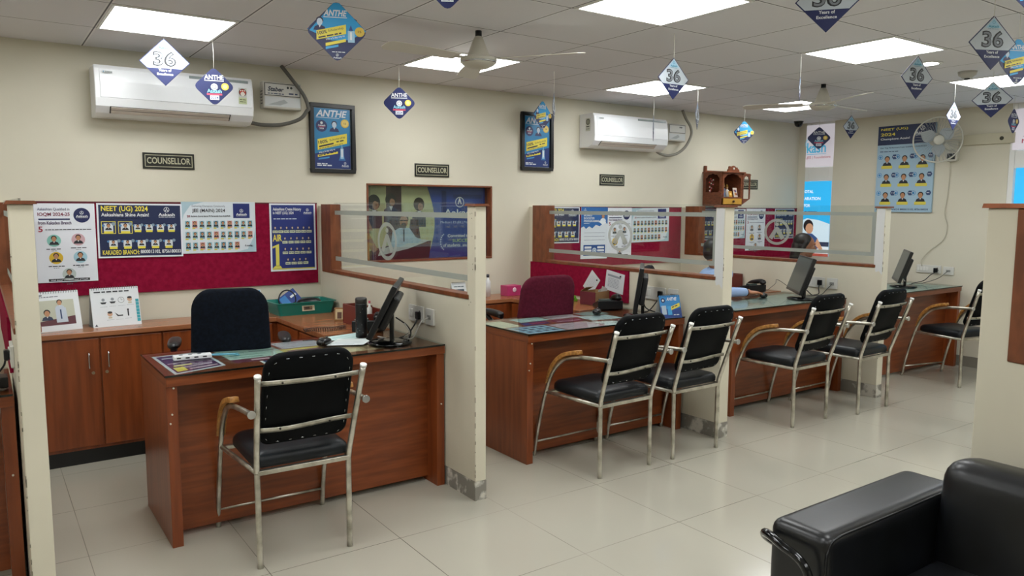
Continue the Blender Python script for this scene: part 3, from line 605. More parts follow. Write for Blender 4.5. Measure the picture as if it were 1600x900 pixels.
# ================================================================== AIR CONDITIONERS
def ac(x0, label, left_sticker=False):
    t = thing('air_conditioner', label, 'air conditioner', (x0, YW, 2.02)); Wd, Hh = .905, .295
    prof = [(-.001, 0), (-.12, 0), (-.165, .018), (-.205, .055), (-.213, .10), (-.208, .2), (-.196, .27), (-.18, .292), (-.001, .292)]
    g = G(); g.prism([(a, b) for a, b in prof], 0, Wd, mat('#eceef0', .3), axis='x'); g.build('body', t, bevel=.006, seg=3)
    g = G(); pr = [(-.209, .102), (-.217, .104), (-.2125, .2), (-.2, .268), (-.192, .268), (-.203, .2)]
    g.prism(pr, .028, Wd-.012, mat('#f0f3f6', .2), axis='x'); fp = g.build('front_panel', t, bevel=.002); fp['label'] = 'glossy pale front panel'
    g = G(); g.box((.52, -.2005, .257), (Wd-.03, -.197, .273), mat('#8f9a9a', .25), M=Matrix.Translation((0, -.004, 0))); g.build('trim_strip', t)
    g = G()   # outlet with louvres
    def sl(d0, d1, m, x0=.075, x1=.76):
        # between fractions along the sloped lower front
        a = Vector((-.166, .019)); b = Vector((-.206, .056)); u = a.lerp(b, d0); v = a.lerp(b, d1); n = Vector((-.7, -.7))*.003
        g.add([(x0, u.x+n.x, u.y+n.y), (x1, u.x+n.x, u.y+n.y), (x1, v.x+n.x, v.y+n.y), (x0, v.x+n.x, v.y+n.y)], [(0, 1, 2, 3)], m)
    sl(.0, 1.0, mat('#3a3634', .6)); lv = g.build('outlet', t); lv['label'] = 'dark air outlet slot'
    g = G()
    def sl2(d0, d1, m, x0=.082, x1=.753):
        a = Vector((-.166, .019)); b = Vector((-.206, .056)); u = a.lerp(b, d0); v = a.lerp(b, d1); n = Vector((-.7, -.7))
        pts = [(q.x+n.x*k, q.y+n.y*k) for q, k in ((u, .004), (v, .004), (v, .008), (u, .008))]
        g.prism(pts, x0, x1, m, axis='x')
    sl2(.08, .46, mat('#c9bfb4', .4)); sl2(.56, .94, mat('#c9bfb4', .4)); g.build('louvre', t)
    if not left_sticker:
        p = Pan(.05, .10, '#c9d3a8', t=.0006); p.rect(0, .04, .05, .10, '#ced0cc'); p.disc(.025, .072, .024, '#303030'); p.disc(.025, .072, .020, '#b8402c', 3); p.disc(.025, .062, .014, '#e8e4da', 4, 14)
        for i in range(3): p.disc(.013+.012*i, .083, .004, '#f0ece0', 5, 8)
        p.lines(.006, .025, .044, '#3d4a2c', h=.004); p.lines(.006, .012, .044, '#3d4a2c', h=.004)
        s_ = p.build('sticker', t, loc=(Wd-.095, -.2195, .125)); s_['label'] = 'star rating sticker'
    else:
        p = Pan(.06, .11, '#c9cbc0', t=.0006); p.disc(.03, .08, .026, '#2b2b28'); p.disc(.03, .08, .02, '#8d9080', 3); p.lines(.01, .035, .05, '#3d3d36', h=.008); p.lines(.01, .015, .05, '#3d3d36', h=.006)
        s_ = p.build('sticker', t, loc=(-.0025, -.09, .14), rz=-PI/2); s_['label'] = 'star rating sticker'
    p = Pan(.05, .012, '#cfd6d6', t=.0004); p.text('DAIKIN', .012, .002, .036, .007, '#2b3038'); p.poly([(.0, .009), (.008, .009), (.003, .002)], '#2a7fb0', 3); p.build('lettering', t, loc=(.045, -.2155, .243))
    return t
ac(.60, 'white wall air conditioner at the left, half behind two hanging signs')
ac(4.42, 'white wall air conditioner right of the second framed poster', True)
def stabilizer(x, z, w_, h_, label, name=None):
    t = thing('voltage_stabilizer', label, 'voltage stabilizer', (x, YW, z))
    g = G(); g.box((0, -.075, 0), (w_, -.001, h_), mat('#bab7ac', .5)); g.build('case', t, bevel=.006)
    p = Pan(w_-.02, h_*.46, '#2a2c2c', t=.002); p.rect(.004, .004, w_-.024, h_*.46-.004, '#c6c6c0', 1)
    if name: p.text(name, .02, h_*.16, w_*.42, h_*.17, '#2c3446', 3, bold=2); p.lines(.02, h_*.06, w_*.5, '#44506a', h=.006); p.lines(w_*.62, h_*.08, w_*.85, '#44506a', h=.01)
    p.disc(w_*.60, h_*.33, .008, '#2c2f33', 3); p.disc(w_*.69, h_*.33, .008, '#2c2f33', 3); p.build('panel', t, loc=(.01, -.0775, h_*.48))
    p = Pan(w_-.02, h_*.36, '#c9cdcd', t=.001, rough=.2); p.poly([(.02, .01), (w_*.5, .05), (w_*.6, .03), (w_*.4, .01)], '#a7acac'); p.build('lower_panel', t, loc=(.01, -.0765, h_*.08))
    g = G()
    for k in range(5): g.box((-.001, -.06, .03+.02*k), (.0, -.02, .036+.02*k), M_BLACK)
    g.build('vent', t)
stabilizer(1.61, 2.15, .262, .178, 'grey voltage stabilizer box behind a bent pipe, near first air conditioner', 'Staber')
stabilizer(5.47, 2.135, .24, .165, 'grey voltage stabilizer box beside the second air conditioner')
M_HOSE = mat('#5e5d57', .55)
def tubeobj(name, pts, r, m, label, cat, group=None, n=8, smooth=6):
    g = G(); g.tube(spline(pts, smooth), r, m, n); return tag(g.build(name), label, cat, group)
tubeobj('drain_pipe', [(1.50, YW-.05, 2.055), (1.60, YW-.05, 2.04), (1.74, YW-.05, 2.05), (1.85, YW-.09, 2.09), (1.90, YW-.10, 2.15), (1.91, YW-.10, 2.17), (1.88, YW-.10, 2.25), (1.80, YW-.10, 2.35), (1.735, YW-.08, 2.437)], .0125, M_HOSE, 'grey insulated pipe bending from the left air conditioner to the ceiling', 'pipe')
tubeobj('drain_pipe', [(5.30, YW-.06, 2.045), (5.36, YW-.07, 2.01), (5.47, YW-.07, 1.995), (5.60, YW-.07, 2.02), (5.70, YW-.085, 2.09), (5.77, YW-.09, 2.2), (5.76, YW-.09, 2.28), (5.70, YW-.08, 2.36), (5.66, YW-.07, 2.437)], .013, mat('#8d8b80', .5), 'grey insulated pipe bending from the second air conditioner to the ceiling', 'pipe')

# ================================================================== HANGING SIGNS
def dia_poly(w_, h_, r=.0):
    c = [(0, -h_), (w_/2, -h_/2), (0, 0), (-w_/2, -h_/2)]
    if not r: return c
    out = []
    for i in range(4):
        a, b, d = Vector(c[i-1]), Vector(c[i]), Vector(c[(i+1) % 4]); p0 = b+(a-b).normalized()*r; p1 = b+(d-b).normalized()*r
        for k in range(5): t_ = k/4; out.append(tuple((1-t_)**2*p0+2*t_*(1-t_)*b+t_*t_*p1))
    return out
def dia_print(kind, side, h_):
    K = h_/.24; S = .24
    p = Pan(.1, .1, NAVY if kind != '36' else NAVY, t=.0012, poly=[(x/K, z/K) for x, z in dia_poly(h_, h_, .03 if kind != '36' else 0)])
    if kind == '36':
        p.poly([(x*.95, z*.95-.006) for x, z in dia_poly(S, S)], '#b9c2ca'); p.poly([(0, -.012), (.04, -.055), (-.04, -.055)], '#9fc8dd', 1.6)
        p.text('Aakash', -.026, -.054, .052, .012, '#2b7f9e', 3); p.lines(-.026, -.060, .026, '#2b7f9e', h=.002, lv=3); p.ring(0, -.03, .007, .0015, '#2b7f9e', 3)
        p.poly([(-.083, -.152), (.083, -.152), (0, -.236)], NAVY, 2)
        p.text('36', -.056, -.142, .110, .076, '#1d1f23', 3, bold=3); p.text('3', -.050, -.137, .042, .064, '#7d8289', 4, bold=0); p.text('6', .006, -.137, .042, .064, '#7d8289', 4, bold=0); p.text('36', -.051, -.150, .106, .006, '#4a4d52', 3) if 0 else None
        p.text('Years of', -.030, -.168, .060, .013, WHT, 4); p.text('Excellence', -.038, -.187, .076, .012, WHT, 4)
    elif kind == 'dark':
        p.text('ANTHE', -.056, -.078, .112, .028, WHT, 3); p.rect(-.056, -.087, .056, -.083, WHT, 3)
        p.disc(.062, -.118, .022, '#d9b948', 3, 16); p.disc(.062, -.118, .013, '#efd98a', 4, 10); p.disc(0, -.122, .020, WHT, 3, 14); p.ring(0, -.122, .013, .003, NAVY, 4)
        p.text('Aakash', -.042, -.158, .084, .022, '#8fd0e6', 4); p.rect(-.044, -.172, .044, -.162, '#c44a62', 3); p.rect(-.026, -.2, .026, -.174, WHT, 3); p.text('2024', -.022, -.195, .044, .016, '#24408a', 5)
    elif kind == 'blue':
        p.poly([(0, 0)]*0 or [(-.105, -.12), (-.012, -.012), (.012, -.012), (.113, -.115), (.05, -.15), (-.02, -.155)], '#1f9ad6', 1)
        p.text('ANTHE', -.05, -.062, .09, .024, WHT, 4, bold=2); p.rect(-.05, -.068, .04, -.065, WHT, 4)
        p.face(-.065, -.095, .034, None, shirt='#1a1c50', hair='#16193c', skin='#c7d8ea', lv=2)
        p.poly([(-.078, -.155), (.035, -.128), (.035, -.092), (-.078, -.12)], YEL, 6.5); a = .235
        p.text('100%', -.072, -.137, .036, .013, '#14183a', 8, rot=a, bold=1); p.text('Scholarship', -.032, -.126, .06, .011, '#14183a', 8, rot=a, bold=0); p.lines(-.07, -.149, .02, '#14183a', h=.005, lv=8, rot=a)
        p.text('Win a 5-day trip to', -.042, -.158, .075, .009, WHT, 8, rot=a) ; p.poly([(-.044, -.178), (.034, -.158), (.034, -.147), (-.044, -.166)], YEL, 6.5); p.poly([(-.044, -.19), (.005, -.178), (.005, -.17), (-.044, -.18)], '#3fa0d8', 6.5)
        p.rect(.042, -.16, .068, -.115, '#9cc4de', 3); p.poly([(.046, -.115), (.062, -.115), (.054, -.093)], '#2a4a8a', 3); p.rect(.05, -.15, .058, -.12, WHT, 5)
        p.disc(.088, -.118, .019, '#d9b948', 3, 14); p.text('15', .081, -.122, .013, .009, '#6b5316', 5); p.lines(-.02, -.2, .03, WHT, h=.003); p.logo(-.016, -.226, .032, WHT, 4, sub=False)
    return p
def hanging(kind, x, y, zt, h_, yaw, label, strg=None, tilt=0.0):
    t = thing('hanging_sign', label, 'hanging sign', (x, y, ZC), group=None)
    g = G(); g.tube([(0, 0, 0), (.002, 0, -(ZC-zt)*.5), (0, 0, -(ZC-zt)-.012)], .0016, mat('#d9d8cf', .6), 5); g.build('string', t)
    p = dia_print(kind, 0, h_); K = h_/.24
    pl = p.build('printed_card', t, loc=(0, -.001, -(ZC-zt)), rot=(0, tilt, R1(yaw))); pl.scale = (K, 1, K)
    # the back of the card carries the same print
    q = dia_print(kind, 0, h_).build('back_print', pl, loc=(0, .0018, 0), rz=PI)
    return t
HS = [  # kind, x, y, top z, height, yaw, label
 ('36', .914, 4.70, 2.43, .262, -14, 'white 36 sign hanging in front of the left air conditioner'),
 ('dark', 1.164, 4.648, 2.293, .224, -15, 'small navy sign hanging before the right end of the left air conditioner'),
 ('blue', 1.375, 3.336, 2.418, .275, -22, 'large bright blue scholarship sign hanging near the left ceiling'),
 ('dark', 2.408, 4.776, 2.316, .231, -27, 'small navy sign hanging above the brown picture recess'),
 ('blue', 3.888, 5.10, 2.378, .249, 12, 'blue scholarship sign hanging in front of the second framed poster'),
 ('36', 3.364, 4.283, 2.294, .20, 46, 'thin edge-on sign hanging just right of the second framed poster'),
 ('36', 3.159, 2.969, 2.312, .225, -4, 'white 36 sign hanging below the lit panel in mid photo'),
 ('36', 4.824, 4.75, 2.288, .22, 42, 'edge-on sign on a string in front of the second air conditioner'),
 ('36', 4.769, 4.213, 2.334, .215, 33, 'edge-on sign hanging right of the second air conditioner'),
 ('blue', 5.957, 4.687, 2.316, .228, -22, 'small blue scholarship sign hanging above the wooden shrine'),
 ('36', 4.346, 2.256, 2.347, .238, -14, 'white 36 sign hanging beside the round downlight'),
 ('36', 3.832, 1.655, 2.372, .241, -27, 'white 36 sign hanging at right, overlapped by a blue sign'),
 ('blue', 4.164, 1.68, 2.324, .234, -22, 'dark blue scholarship sign hanging at the right photo edge'),
 ('36', 5.747, 2.459, 2.367, .245, -60, 'wide tilted 36 sign hanging above the second window'),
 ('36', 6.099, 2.871, 2.303, .212, -2, 'narrow 36 sign hanging in front of the wall fan'),
 ('36', 6.965, 4.223, 2.391, .222, -8, 'small 36 sign hanging left of the tall results board'),
 ('dark', 7.45, 4.88, 2.371, .25, -50, 'small navy sign hanging before the corner window'),
 ('dark', 7.10, 2.86, 2.334, .22, -1, 'dark sign hanging before the white sheet of the second window'),
 ('dark', 1.475, 2.524, 2.43, .21, -30, 'navy sign cut by the top photo edge left of centre'),
 ('36', 2.791, 1.82, 2.43, .24, -50, 'large close 36 sign cut by the top edge of the photo'),
 ('blue', 3.17, 1.245, 2.43, .23, -45, 'dark sign fragment in the top right photo corner'),
]
for a in HS:
    if a[3] > ZC: continue
    hanging(*a)
hanging('36', 4.196, 2.895, 2.30, .15, 32, 'thin edge-on sign on a long string left of the large square lamp')

# ================================================================== CEILING FANS
def ceiling_fan(x, y, ang, label):
    t = thing('ceiling_fan', label, 'ceiling fan', (x, y, ZC)); m = mat('#c2beb0', .35); m2 = mat('#d4d1c6', .4)
    g = G(); g.lathe([(.018, -.045), (.018, 0)], M_BLACK, 14); g.build('mount', t)
    g = G(); g.lathe([(.02, -.03), (.03, -.05), (.045, -.09), (.06, -.13), (.065, -.135)], m, 24); g.build('canopy', t)
    g = G(); g.lathe([(.0, -.20), (.05, -.197), (.085, -.18), (.096, -.165), (.096, -.16), (.1, -.157), (.1, -.15), (.09, -.14), (.06, -.132), (0, -.132)], m, 32); g.build('motor_housing', t)
    g = G(); g.ring = None
    gg = G(); gg.lathe([(.0945, -.1705), (.0985, -.1665), (.0985, -.1625)], M_CHROME, 32); gg.build('chrome_ring', t)
    for k in range(3):
        a = ang+2*PI*k/3; M = Matrix.Rotation(a, 4, 'Z')@Matrix.Translation((0, 0, -.15))@Matrix.Rotation(R1(10), 4, 'X')
        g = G(); g.box((.08, -.015, -.003), (.16, .015, .001), m, M=M); g.prism([(.14, -.045), (.40, -.06), (.56, -.062), (.585, -.03), (.585, .03), (.56, .055), (.4, .055), (.14, .04)], -.0015, .0015, m2, axis='z', M=M)
        g.build('blade', t, bevel=.001)
    return t
ceiling_fan(2.268, 3.55, R1(-54.5), 'cream ceiling fan beside the lit panel near centre top')
ceiling_fan(5.35, 3.485, R1(3), 'cream ceiling fan farther back towards the right wall')
t = thing('dome_camera', 'small black dome camera in the far ceiling corner', 'camera', (7.40, 5.10, ZC)); g = G(); g.lathe([(.05, -.012), (.05, 0)], mat('#3a3a3a', .4)); g.build('base', t)
g = G(); g.ell((0, 0, -.02), (.045, .045, .045), M_BLACKG); g.build('dome', t)

# ================================================================== WALL FAN
t = thing('wall_fan', 'grey wall fan with round grille on the right wall', 'wall fan', (XR, 3.58, 2.02))
fm = mat('#9fa4a4', .45); fm2 = mat('#c9c7ba', .4)
g = G(); g.prism(rrect(-.055, -.075, .055, .12, .025), -.05, -.001, fm2, axis='x') ; g.build('wall_bracket', t, bevel=.004)
g = G(); g.box((-.056, -.035, -.055), (-.05, .035, .0), mat('#23272c', .4)); g.build('control_panel', t)
g = G(); g.tube(spline([(-.05, 0, .05), (-.12, 0, .055), (-.17, .02, .09)]), .025, fm2, 10); g.build('arm', t)
cen = Vector((-.25, .035, .12)); nrm = Vector((-.78, -.60, -.10)).normalized()
u_ = nrm.cross(Vector((0, 0, 1))).normalized(); v_ = u_.cross(nrm)
MF = Matrix((u_, v_, nrm)).transposed().to_4x4(); MF.translation = cen
g = G(); g.lathe([(.03, -.10), (.06, -.09), (.065, -.03), (.04, -.01)], fm2, 20, M=MF); g.build('motor', t)
g = G()
for i in range(40):
    a = 2*PI*i/40; c_, s_ = math.cos(a), math.sin(a)
    for sgn in (1, -1): g.tube([MF@Vector((.045*c_, .045*s_, .05*sgn)), MF@Vector((.13*c_, .13*s_, .045*sgn)), MF@Vector((.205*c_, .205*s_, .0))], .0011, fm, 4)
g.build('grille', t)
g = G(); g.tube([MF@Vector((.207*math.cos(2*PI*i/40), .207*math.sin(2*PI*i/40), 0)) for i in range(41)], .0065, fm2, 8); g.build('rim', t)
g = G(); g.lathe([(.0, .058), (.04, .055), (.048, .048)], fm2, 20, M=MF); g.build('hub_badge', t)
for k in range(3):
    g = G(); a = 2*PI*k/3+.4; pts = []
    for i in range(9):
        f = i/8; r_ = .03+.155*f; wv = .06*math.sin(PI*min(f*1.05+.12, 1))
        pts.append((r_, wv))
    vs = [MF@(Matrix.Rotation(a, 4, 'Z')@Vector((r_, w_, .012))) for r_, w_ in pts]+[MF@(Matrix.Rotation(a, 4, 'Z')@Vector((r_, -w_, -.012))) for r_, w_ in pts[::-1]]
    n = len(vs); g.add(vs+[v+nrm*.002 for v in vs], [tuple(range(n)), tuple(range(2*n-1, n-1, -1))]+[(i, (i+1) % n, n+(i+1) % n, n+i) for i in range(n)], mat('#a8afb2', .3)); g.build('blade', t)
tubeobj('fan_cable', [(XR-.012, 3.60, 1.94), (XR-.008, 3.60, 1.80), (XR-.008, 3.61, 1.6), (XR-.008, 3.625, 1.45), (XR-.01, 3.59, 1.33), (XR-.01, 3.62, 1.2), (XR-.01, 3.75, 1.08), (XR-.02, 3.81, .99), (XR-.03, 3.80, .935)], .0035, mat('#b9b4a0', .5), 'thin cream cable trailing down the right wall from the fan', 'cable', n=6)
# trunking
t = thing('cable_trunking', 'cream cable trunking high on the right wall beside the second window', 'cable trunking', (XR, 3.26, 2.09))
g = G(); g.box((-.03, -.20, 0), (-.001, .23, .095), mat('#c3bda4', .5)); g.build('cover', t, bevel=.003)
g = G(); g.cyl((-.031, -.10, .045), (-.03, -.10, .045), .018, mat('#2c2a18', .5), 14); g.build('knockout', t)

# ================================================================== WINDOW SHEETS
LITW = .55
p = Pan(.34, .46, '#c9c4cc', t=.002, emit=LITW*.5); p.text('kash', .012, .155, .235, .115, '#3fa2c8', 3); p.rect(.012, .138, .25, .143, '#3fa2c8', 3); p.text('-JEE | Foundations', .005, .085, .30, .036, '#9a3448', 3, bold=0)
p.ring(.05, .26, .06, .008, '#5fb0cc', 2)
o = p.build('window_sign', loc=(XR-.004, 5.168, 1.952), rz=-PI/2); tag(o, 'white backlit window sign above the corner window', 'sign')
p = Pan(.33, .83, '#2aa5de', t=.002, emit=LITW*.7); c = WHT
for i, (s_, w_) in enumerate((('OTAL', .11), ('ARATION', .20), ('FOR', .075))): p.text(s_, .006, .70-.078*i, w_, .034, c, 3)
p.text('CCESS', .004, .465, .165, .034, '#153060', 3)
p.poly([(0, .0), (.33, 0), (.33, .36), (.2, .4), (.05, .42), (0, .40)], '#c4d6e2', 1); p.poly([(0, 0), (.33, 0), (.33, .10), (.12, .12), (0, .1)], '#d9dde2', 2)
p.disc(.07, .335, .062, '#1c1a1f', 3, 18, rz=.07); p.disc(.085, .305, .048, '#b98a6c', 4, 16, rz=.058); p.poly([(.0, .06), (.0, .24), (.05, .25), (.12, .25), (.19, .20), (.22, .09), (.1, .06)], '#2f4a7a', 3); p.poly([(.19, .2), (.26, .08), (.22, .07), (.16, .13)], '#b98a6c', 5)
p.rect(.20, .11, .33, .16, '#23304a', 3); p.rect(0, 0, .33, .03, '#a24a3c', 4)
o = p.build('window_sign', loc=(XR-.004, 5.165, .965), rz=-PI/2); tag(o, 'bright blue backlit window poster behind the far corner cubicle', 'poster')
p = Pan(.8, .36, '#c9c4cc', t=.002, emit=LITW*.5); p.text('Medical | IIT-JEE', .075, .045, .52, .048, '#9a3448', 3, bold=0); p.rect(.08, .115, .6, .118, '#6a4a78', 3); p.text('Aakash', .12, .14, .4, .11, '#3fa2c8', 3)
o = p.build('window_sign', loc=(XR-.004, 3.08, 2.025), rz=-PI/2); tag(o, 'white backlit sign high in the second window at the right edge', 'sign')
p = Pan(.78, .84, '#2aa5de', t=.002, emit=LITW*.7)
o = p.build('window_sign', loc=(XR-.004, 3.035, 1.025), rz=-PI/2); tag(o, 'bright blue backlit poster in the second window at the right edge', 'poster')

# ================================================================== WALL SOCKETS
def switch_plate(loc, rz, w_, h_, label, n_sw=2, sock=True, plug=True, usb=False):
    t = thing('wall_socket', label, 'wall socket', loc, rz); m = mat('#d3d2cb', .35)
    g = G(); g.prism(rrect(0, 0, w_, h_, .006), -.012, -.0005, m, axis='y'); g.build('plate', t, bevel=.002)
    for k in range(n_sw):
        g = G(); x0 = .012+.028*k; g.box((x0, -.017, h_*.25), (x0+.022, -.012, h_*.75), mat('#dcdbd5', .3)); g.build('switch', t, bevel=.002)
    if sock:
        g = G(); x0 = w_-.055; g.box((x0, -.0135, h_*.2), (x0+.042, -.012, h_*.8), m)
        for a, b in ((.021, .7), (.010, .4), (.032, .4)): g.cyl((x0+a, -.0142, h_*b), (x0+a, -.0134, h_*b), .004, M_BLACK, 8)
        g.build('socket', t)
    if usb:
        g = G(); g.box((w_*.3, -.0142, h_*.35), (w_*.7, -.0118, h_*.62), mat('#8f8f8a', .4)); g.build('data_port', t)
    return t
def power_plug(loc, d, label, cable, m=M_BLACK, r=.004):
    """black plug in a socket with its flex"""
    t = thing('power_plug', label, 'plug', (0, 0, 0)); x, y, z = loc
    g = G(); g.box((x-.034 if d == 'x' else x-.02, y-.02, z-.022), (x-.0155 if d == 'x' else x+.02, y+.02, z+.022), m); g.build('plug_body', t, bevel=.006, seg=3)
    g = G(); g.tube(spline([(x-.028, y, z-.018)]+cable, 6), r, m, 7); g.build('cable', t)
    return t
PX = 2.005
switch_plate((PX, 3.865, .853), -PI/2, .17, .092, 'large white switch plate behind the first desk monitor')
switch_plate((PX, 3.667, .853), -PI/2, .092, .09, 'small white data socket right of the first desk plug', 0, False, usb=True)
switch_plate((3.875, 3.856, .855), -PI/2, .20, .09, 'large white switch plate behind the second desk monitor')
switch_plate((3.875, 3.630, .855), -PI/2, .09, .09, 'small white data socket behind the blue desk calendar', 0, False, usb=True)
switch_plate((5.765, 3.832, .838), -PI/2, .175, .085, 'large white switch plate behind the third desk monitor')
switch_plate((5.765, 3.634, .835), -PI/2, .095, .088, 'small white data socket right of the third desk plug', 0, False, usb=True)
switch_plate((XR, 3.86, .868), -PI/2, .235, .078, 'wide white switch plate on the right wall above the far desk', 4)
switch_plate((XR, 3.605, .862), -PI/2, .10, .078, 'small white data socket on the right wall above the far desk', 0, False, usb=True)
power_plug((PX, 3.728, .895), 'x', 'black three pin plug in the socket behind the first monitor', [(1.95, 3.72, .84), (1.90, 3.70, .80), (1.84, 3.70, .782)])
power_plug((3.875, 3.69, .90), 'x', 'black three pin plug in the socket behind the second monitor', [(3.83, 3.70, .85), (3.78, 3.72, .79), (3.70, 3.70, .785)])
power_plug((5.765, 3.69, .88), 'x', 'black three pin plug in the socket behind the third monitor', [(5.73, 3.69, .83), (5.72, 3.68, .79), (5.62, 3.66, .785)])
power_plug((XR, 3.668, .90), 'x', 'black three pin plug in the right wall socket below the fan cable', [(7.60, 3.70, .85), (7.52, 3.72, .80), (7.30, 3.72, .785)])
power_plug((.09, 3.62, .90), 'x', 'dark plug at the left photo edge beside the cream partition', [(.05, 3.62, .85), (.0, 3.64, .80), (-.10, 3.62, .785)])
switch_plate((.09, 3.70, .855), -PI/2, .15, .09, 'white switch plate on the partition at the left photo edge')
tubeobj('data_cable', [(1.985, 3.615, .895), (1.94, 3.61, .88), (1.915, 3.62, .83), (1.90, 3.64, .79), (1.86, 3.66, .783), (1.80, 3.72, .783), (1.76, 3.78, .79)], .0038, mat('#b9b8b2', .5), 'pale grey cable looping from the first data socket to the desk', 'cable', n=6)
tubeobj('data_cable', [(5.745, 3.58, .875), (5.70, 3.60, .83), (5.66, 3.62, .79), (5.58, 3.66, .783), (5.5, 3.70, .783)], .003, mat('#3b3b3a', .5), 'dark cable from the third data socket to the desk', 'cable', n=6)
tubeobj('data_cable', [(7.64, 3.555, .90), (7.55, 3.60, .83), (7.40, 3.66, .79), (7.25, 3.68, .784), (7.12, 3.70, .784)], .003, mat('#56544e', .5), 'grey cable from the right wall data socket to the far desk', 'cable', n=6)
tubeobj('data_cable', [(5.03, 3.99, .783), (5.25, 3.93, .783), (5.45, 3.92, .86), (5.56, 3.97, .89), (5.69, 3.90, .80), (5.66, 3.78, .783)], .0022, mat('#3b3b3a', .5), 'thin dark cable curving over the third desk', 'cable', n=5)
tubeobj('data_cable', [(6.98, 3.62, .83), (6.96, 3.64, .87), (6.99, 3.66, .9), (7.02, 3.68, .86), (7.04, 3.70, .8), (7.15, 3.66, .783)], .004, mat('#b9b8b2', .5), 'pale cable bundle behind the far desk monitor stand', 'cable', n=6)
# ================================================================== DESKS
def desk(x0, x1, label, y0=3.455, y1=4.06, glassx=None):
    D = y1-y0; Wd = x1-x0; t = thing('desk', label, 'desk', (x0, y0, 0)); H = .765
    g = G(); g.box((0, 0, H-.042), (Wd, D, H), M_WOOD); g.build('desk_top', t, bevel=.0015)
    for a in (0, Wd-.045):
        g = G(); g.box((a, .01, 0), (a+.045, D, H-.042), M_WOODV); g.build('side_panel', t, bevel=.001)
    g = G(); g.box((.046, .115, .03), (Wd-.046, .133, H-.043), M_WOOD); g.build('front_panel', t)
    g = G(); g.box((-.004, -.006, H+.0012), (Wd-.003, D-.02, H+.0092), M_DGLASS); gl = g.build('glass_top', t)
    g = G()
    for (a, b) in (((-.0052, -.0072, H+.001), (Wd-.003, -.0055, H+.0094)), ((-.0052, -.0072, H+.001), (-.0036, D-.02, H+.0094))): g.box(a, b, mat('#0d1512', .2))
    g.build('glass_edge', gl)
    g = G()
    for (x, z) in ((.02, .60), (.03, .715), (.012, .56), (Wd-.02, .45)): g.cyl((x, .0095, z), (x, .004, z), .004, mat('#cfc8b8', .5), 8)
    g.build('screw_cap', t)
    return t
desk(.622, 1.995, 'reddish wooden desk with glass top, nearest to the camera')
desk(2.545, 3.845, 'reddish wooden desk covered with leaflets under glass, second from left')
desk(4.36, 5.755, 'reddish wooden desk in the third cubicle where an arm rests')
desk(6.22, 7.60, 'reddish wooden desk farthest right beside the right wall', y0=3.40, y1=3.95)
desk(-1.25, .078, 'dark wooden desk cut off by the left photo edge')

# sheets lying under the glass
def brighter(h, k=1.16): return '#'+''.join('%02x' % min(235, int(int(h[i:i+2], 16)*k)) for i in (1, 3, 5))
def sheet(pts, base, draw, label, group=None, z=.7655, cat='leaflet'):
    """pts: four corners (near left, near right, far right, far left) on the desk top"""
    a, b, c, d = [Vector((x, y)) for x, y in pts]; o = (a+b+c+d)/4; k = [p-o for p in (a, b, c, d)]
    g = G(); g.flat = True
    base = brighter(base); draw = [(*q[:4], brighter(q[4])) for q in draw]
    def P(u, v, lv): q = k[0]*(1-u)*(1-v)+k[1]*u*(1-v)+k[2]*u*v+k[3]*(1-u)*v; return (q.x, q.y, .0001*lv)
    g.add([P(0, 0, 0), P(1, 0, 0), P(1, 1, 0), P(0, 1, 0)], [(0, 1, 2, 3)], mat(base, .5))
    for i, (u0, v0, u1, v1, c_) in enumerate(draw): g.add([P(u0, v0, 1+i*.25), P(u1, v0, 1+i*.25), P(u1, v1, 1+i*.25), P(u0, v1, 1+i*.25)], [(0, 1, 2, 3)], mat(c_, .5))
    return tag(g.build('leaflet' if cat == 'leaflet' else cat, loc=(o.x, o.y, z)), label, cat, group)
GL = None
sheet([(.668, 3.50), (.905, 3.585), (.895, 3.99), (.655, 3.975)], '#b9bcc4', [(.06, .05, .94, .95, '#4b1f4e'), (.06, .55, .94, .95, '#22305f'), (.1, .1, .3, .3, '#c9b648'), (.12, .8, .7, .84, '#b7bccb'), (.1, .5, .8, .53, '#c2b0c2'), (.35, .12, .9, .16, '#c9a9b6'), (.15, .35, .5, .4, '#c9b648'), (.3, .25, .85, .28, '#bba3b5')], 'purple and navy leaflet under the glass at the near left desk corner')
sheet([(.955, 3.60), (1.24, 3.60), (1.22, 3.99), (.935, 4.0)], '#9fb4ac', [(.0, .0, 1, .22, '#5d1c34'), (.1, .3, .6, .34, '#5d7f78'), (.1, .45, .7, .48, '#5d7f78'), (.55, .75, .9, .82, '#2e3344'), (.5, .62, .95, .66, '#6b7480'), (.1, .6, .4, .63, '#5d7f78'), (.3, .08, .6, .14, '#c3a8ae')], 'pale green and maroon leaflet in the middle of the first desk')
sheet([(1.06, 3.485), (1.20, 3.485), (1.20, 3.59), (1.06, 3.59)], '#27406e', [(.0, .0, .1, 1, '#d5dde2'), (.3, .3, .8, .5, '#c9b648')], 'small blue card under the glass beside the maroon leaflet')
sheet([(1.225, 3.50), (1.43, 3.50), (1.43, 3.82), (1.225, 3.82)], '#bfa954', [(.12, .0, .97, .86, '#70424a'), (.25, .35, .4, .55, '#cbb35e'), (.45, .35, .58, .55, '#cbb35e'), (.62, .35, .75, .55, '#cbb35e'), (.78, .35, .9, .55, '#cbb35e')], 'mustard edged brown leaflet under the glass behind the near chair')
sheet([(1.25, 3.84), (1.50, 3.84), (1.47, 4.02), (1.24, 4.02)], '#aaa8b0', [(.05, .75, .95, .8, '#55586a'), (.05, .55, .95, .58, '#7a7c8c'), (.05, .35, .95, .38, '#7a7c8c'), (.05, .15, .95, .18, '#7a7c8c')], 'lilac grey printed sheet near the back edge of the first desk')
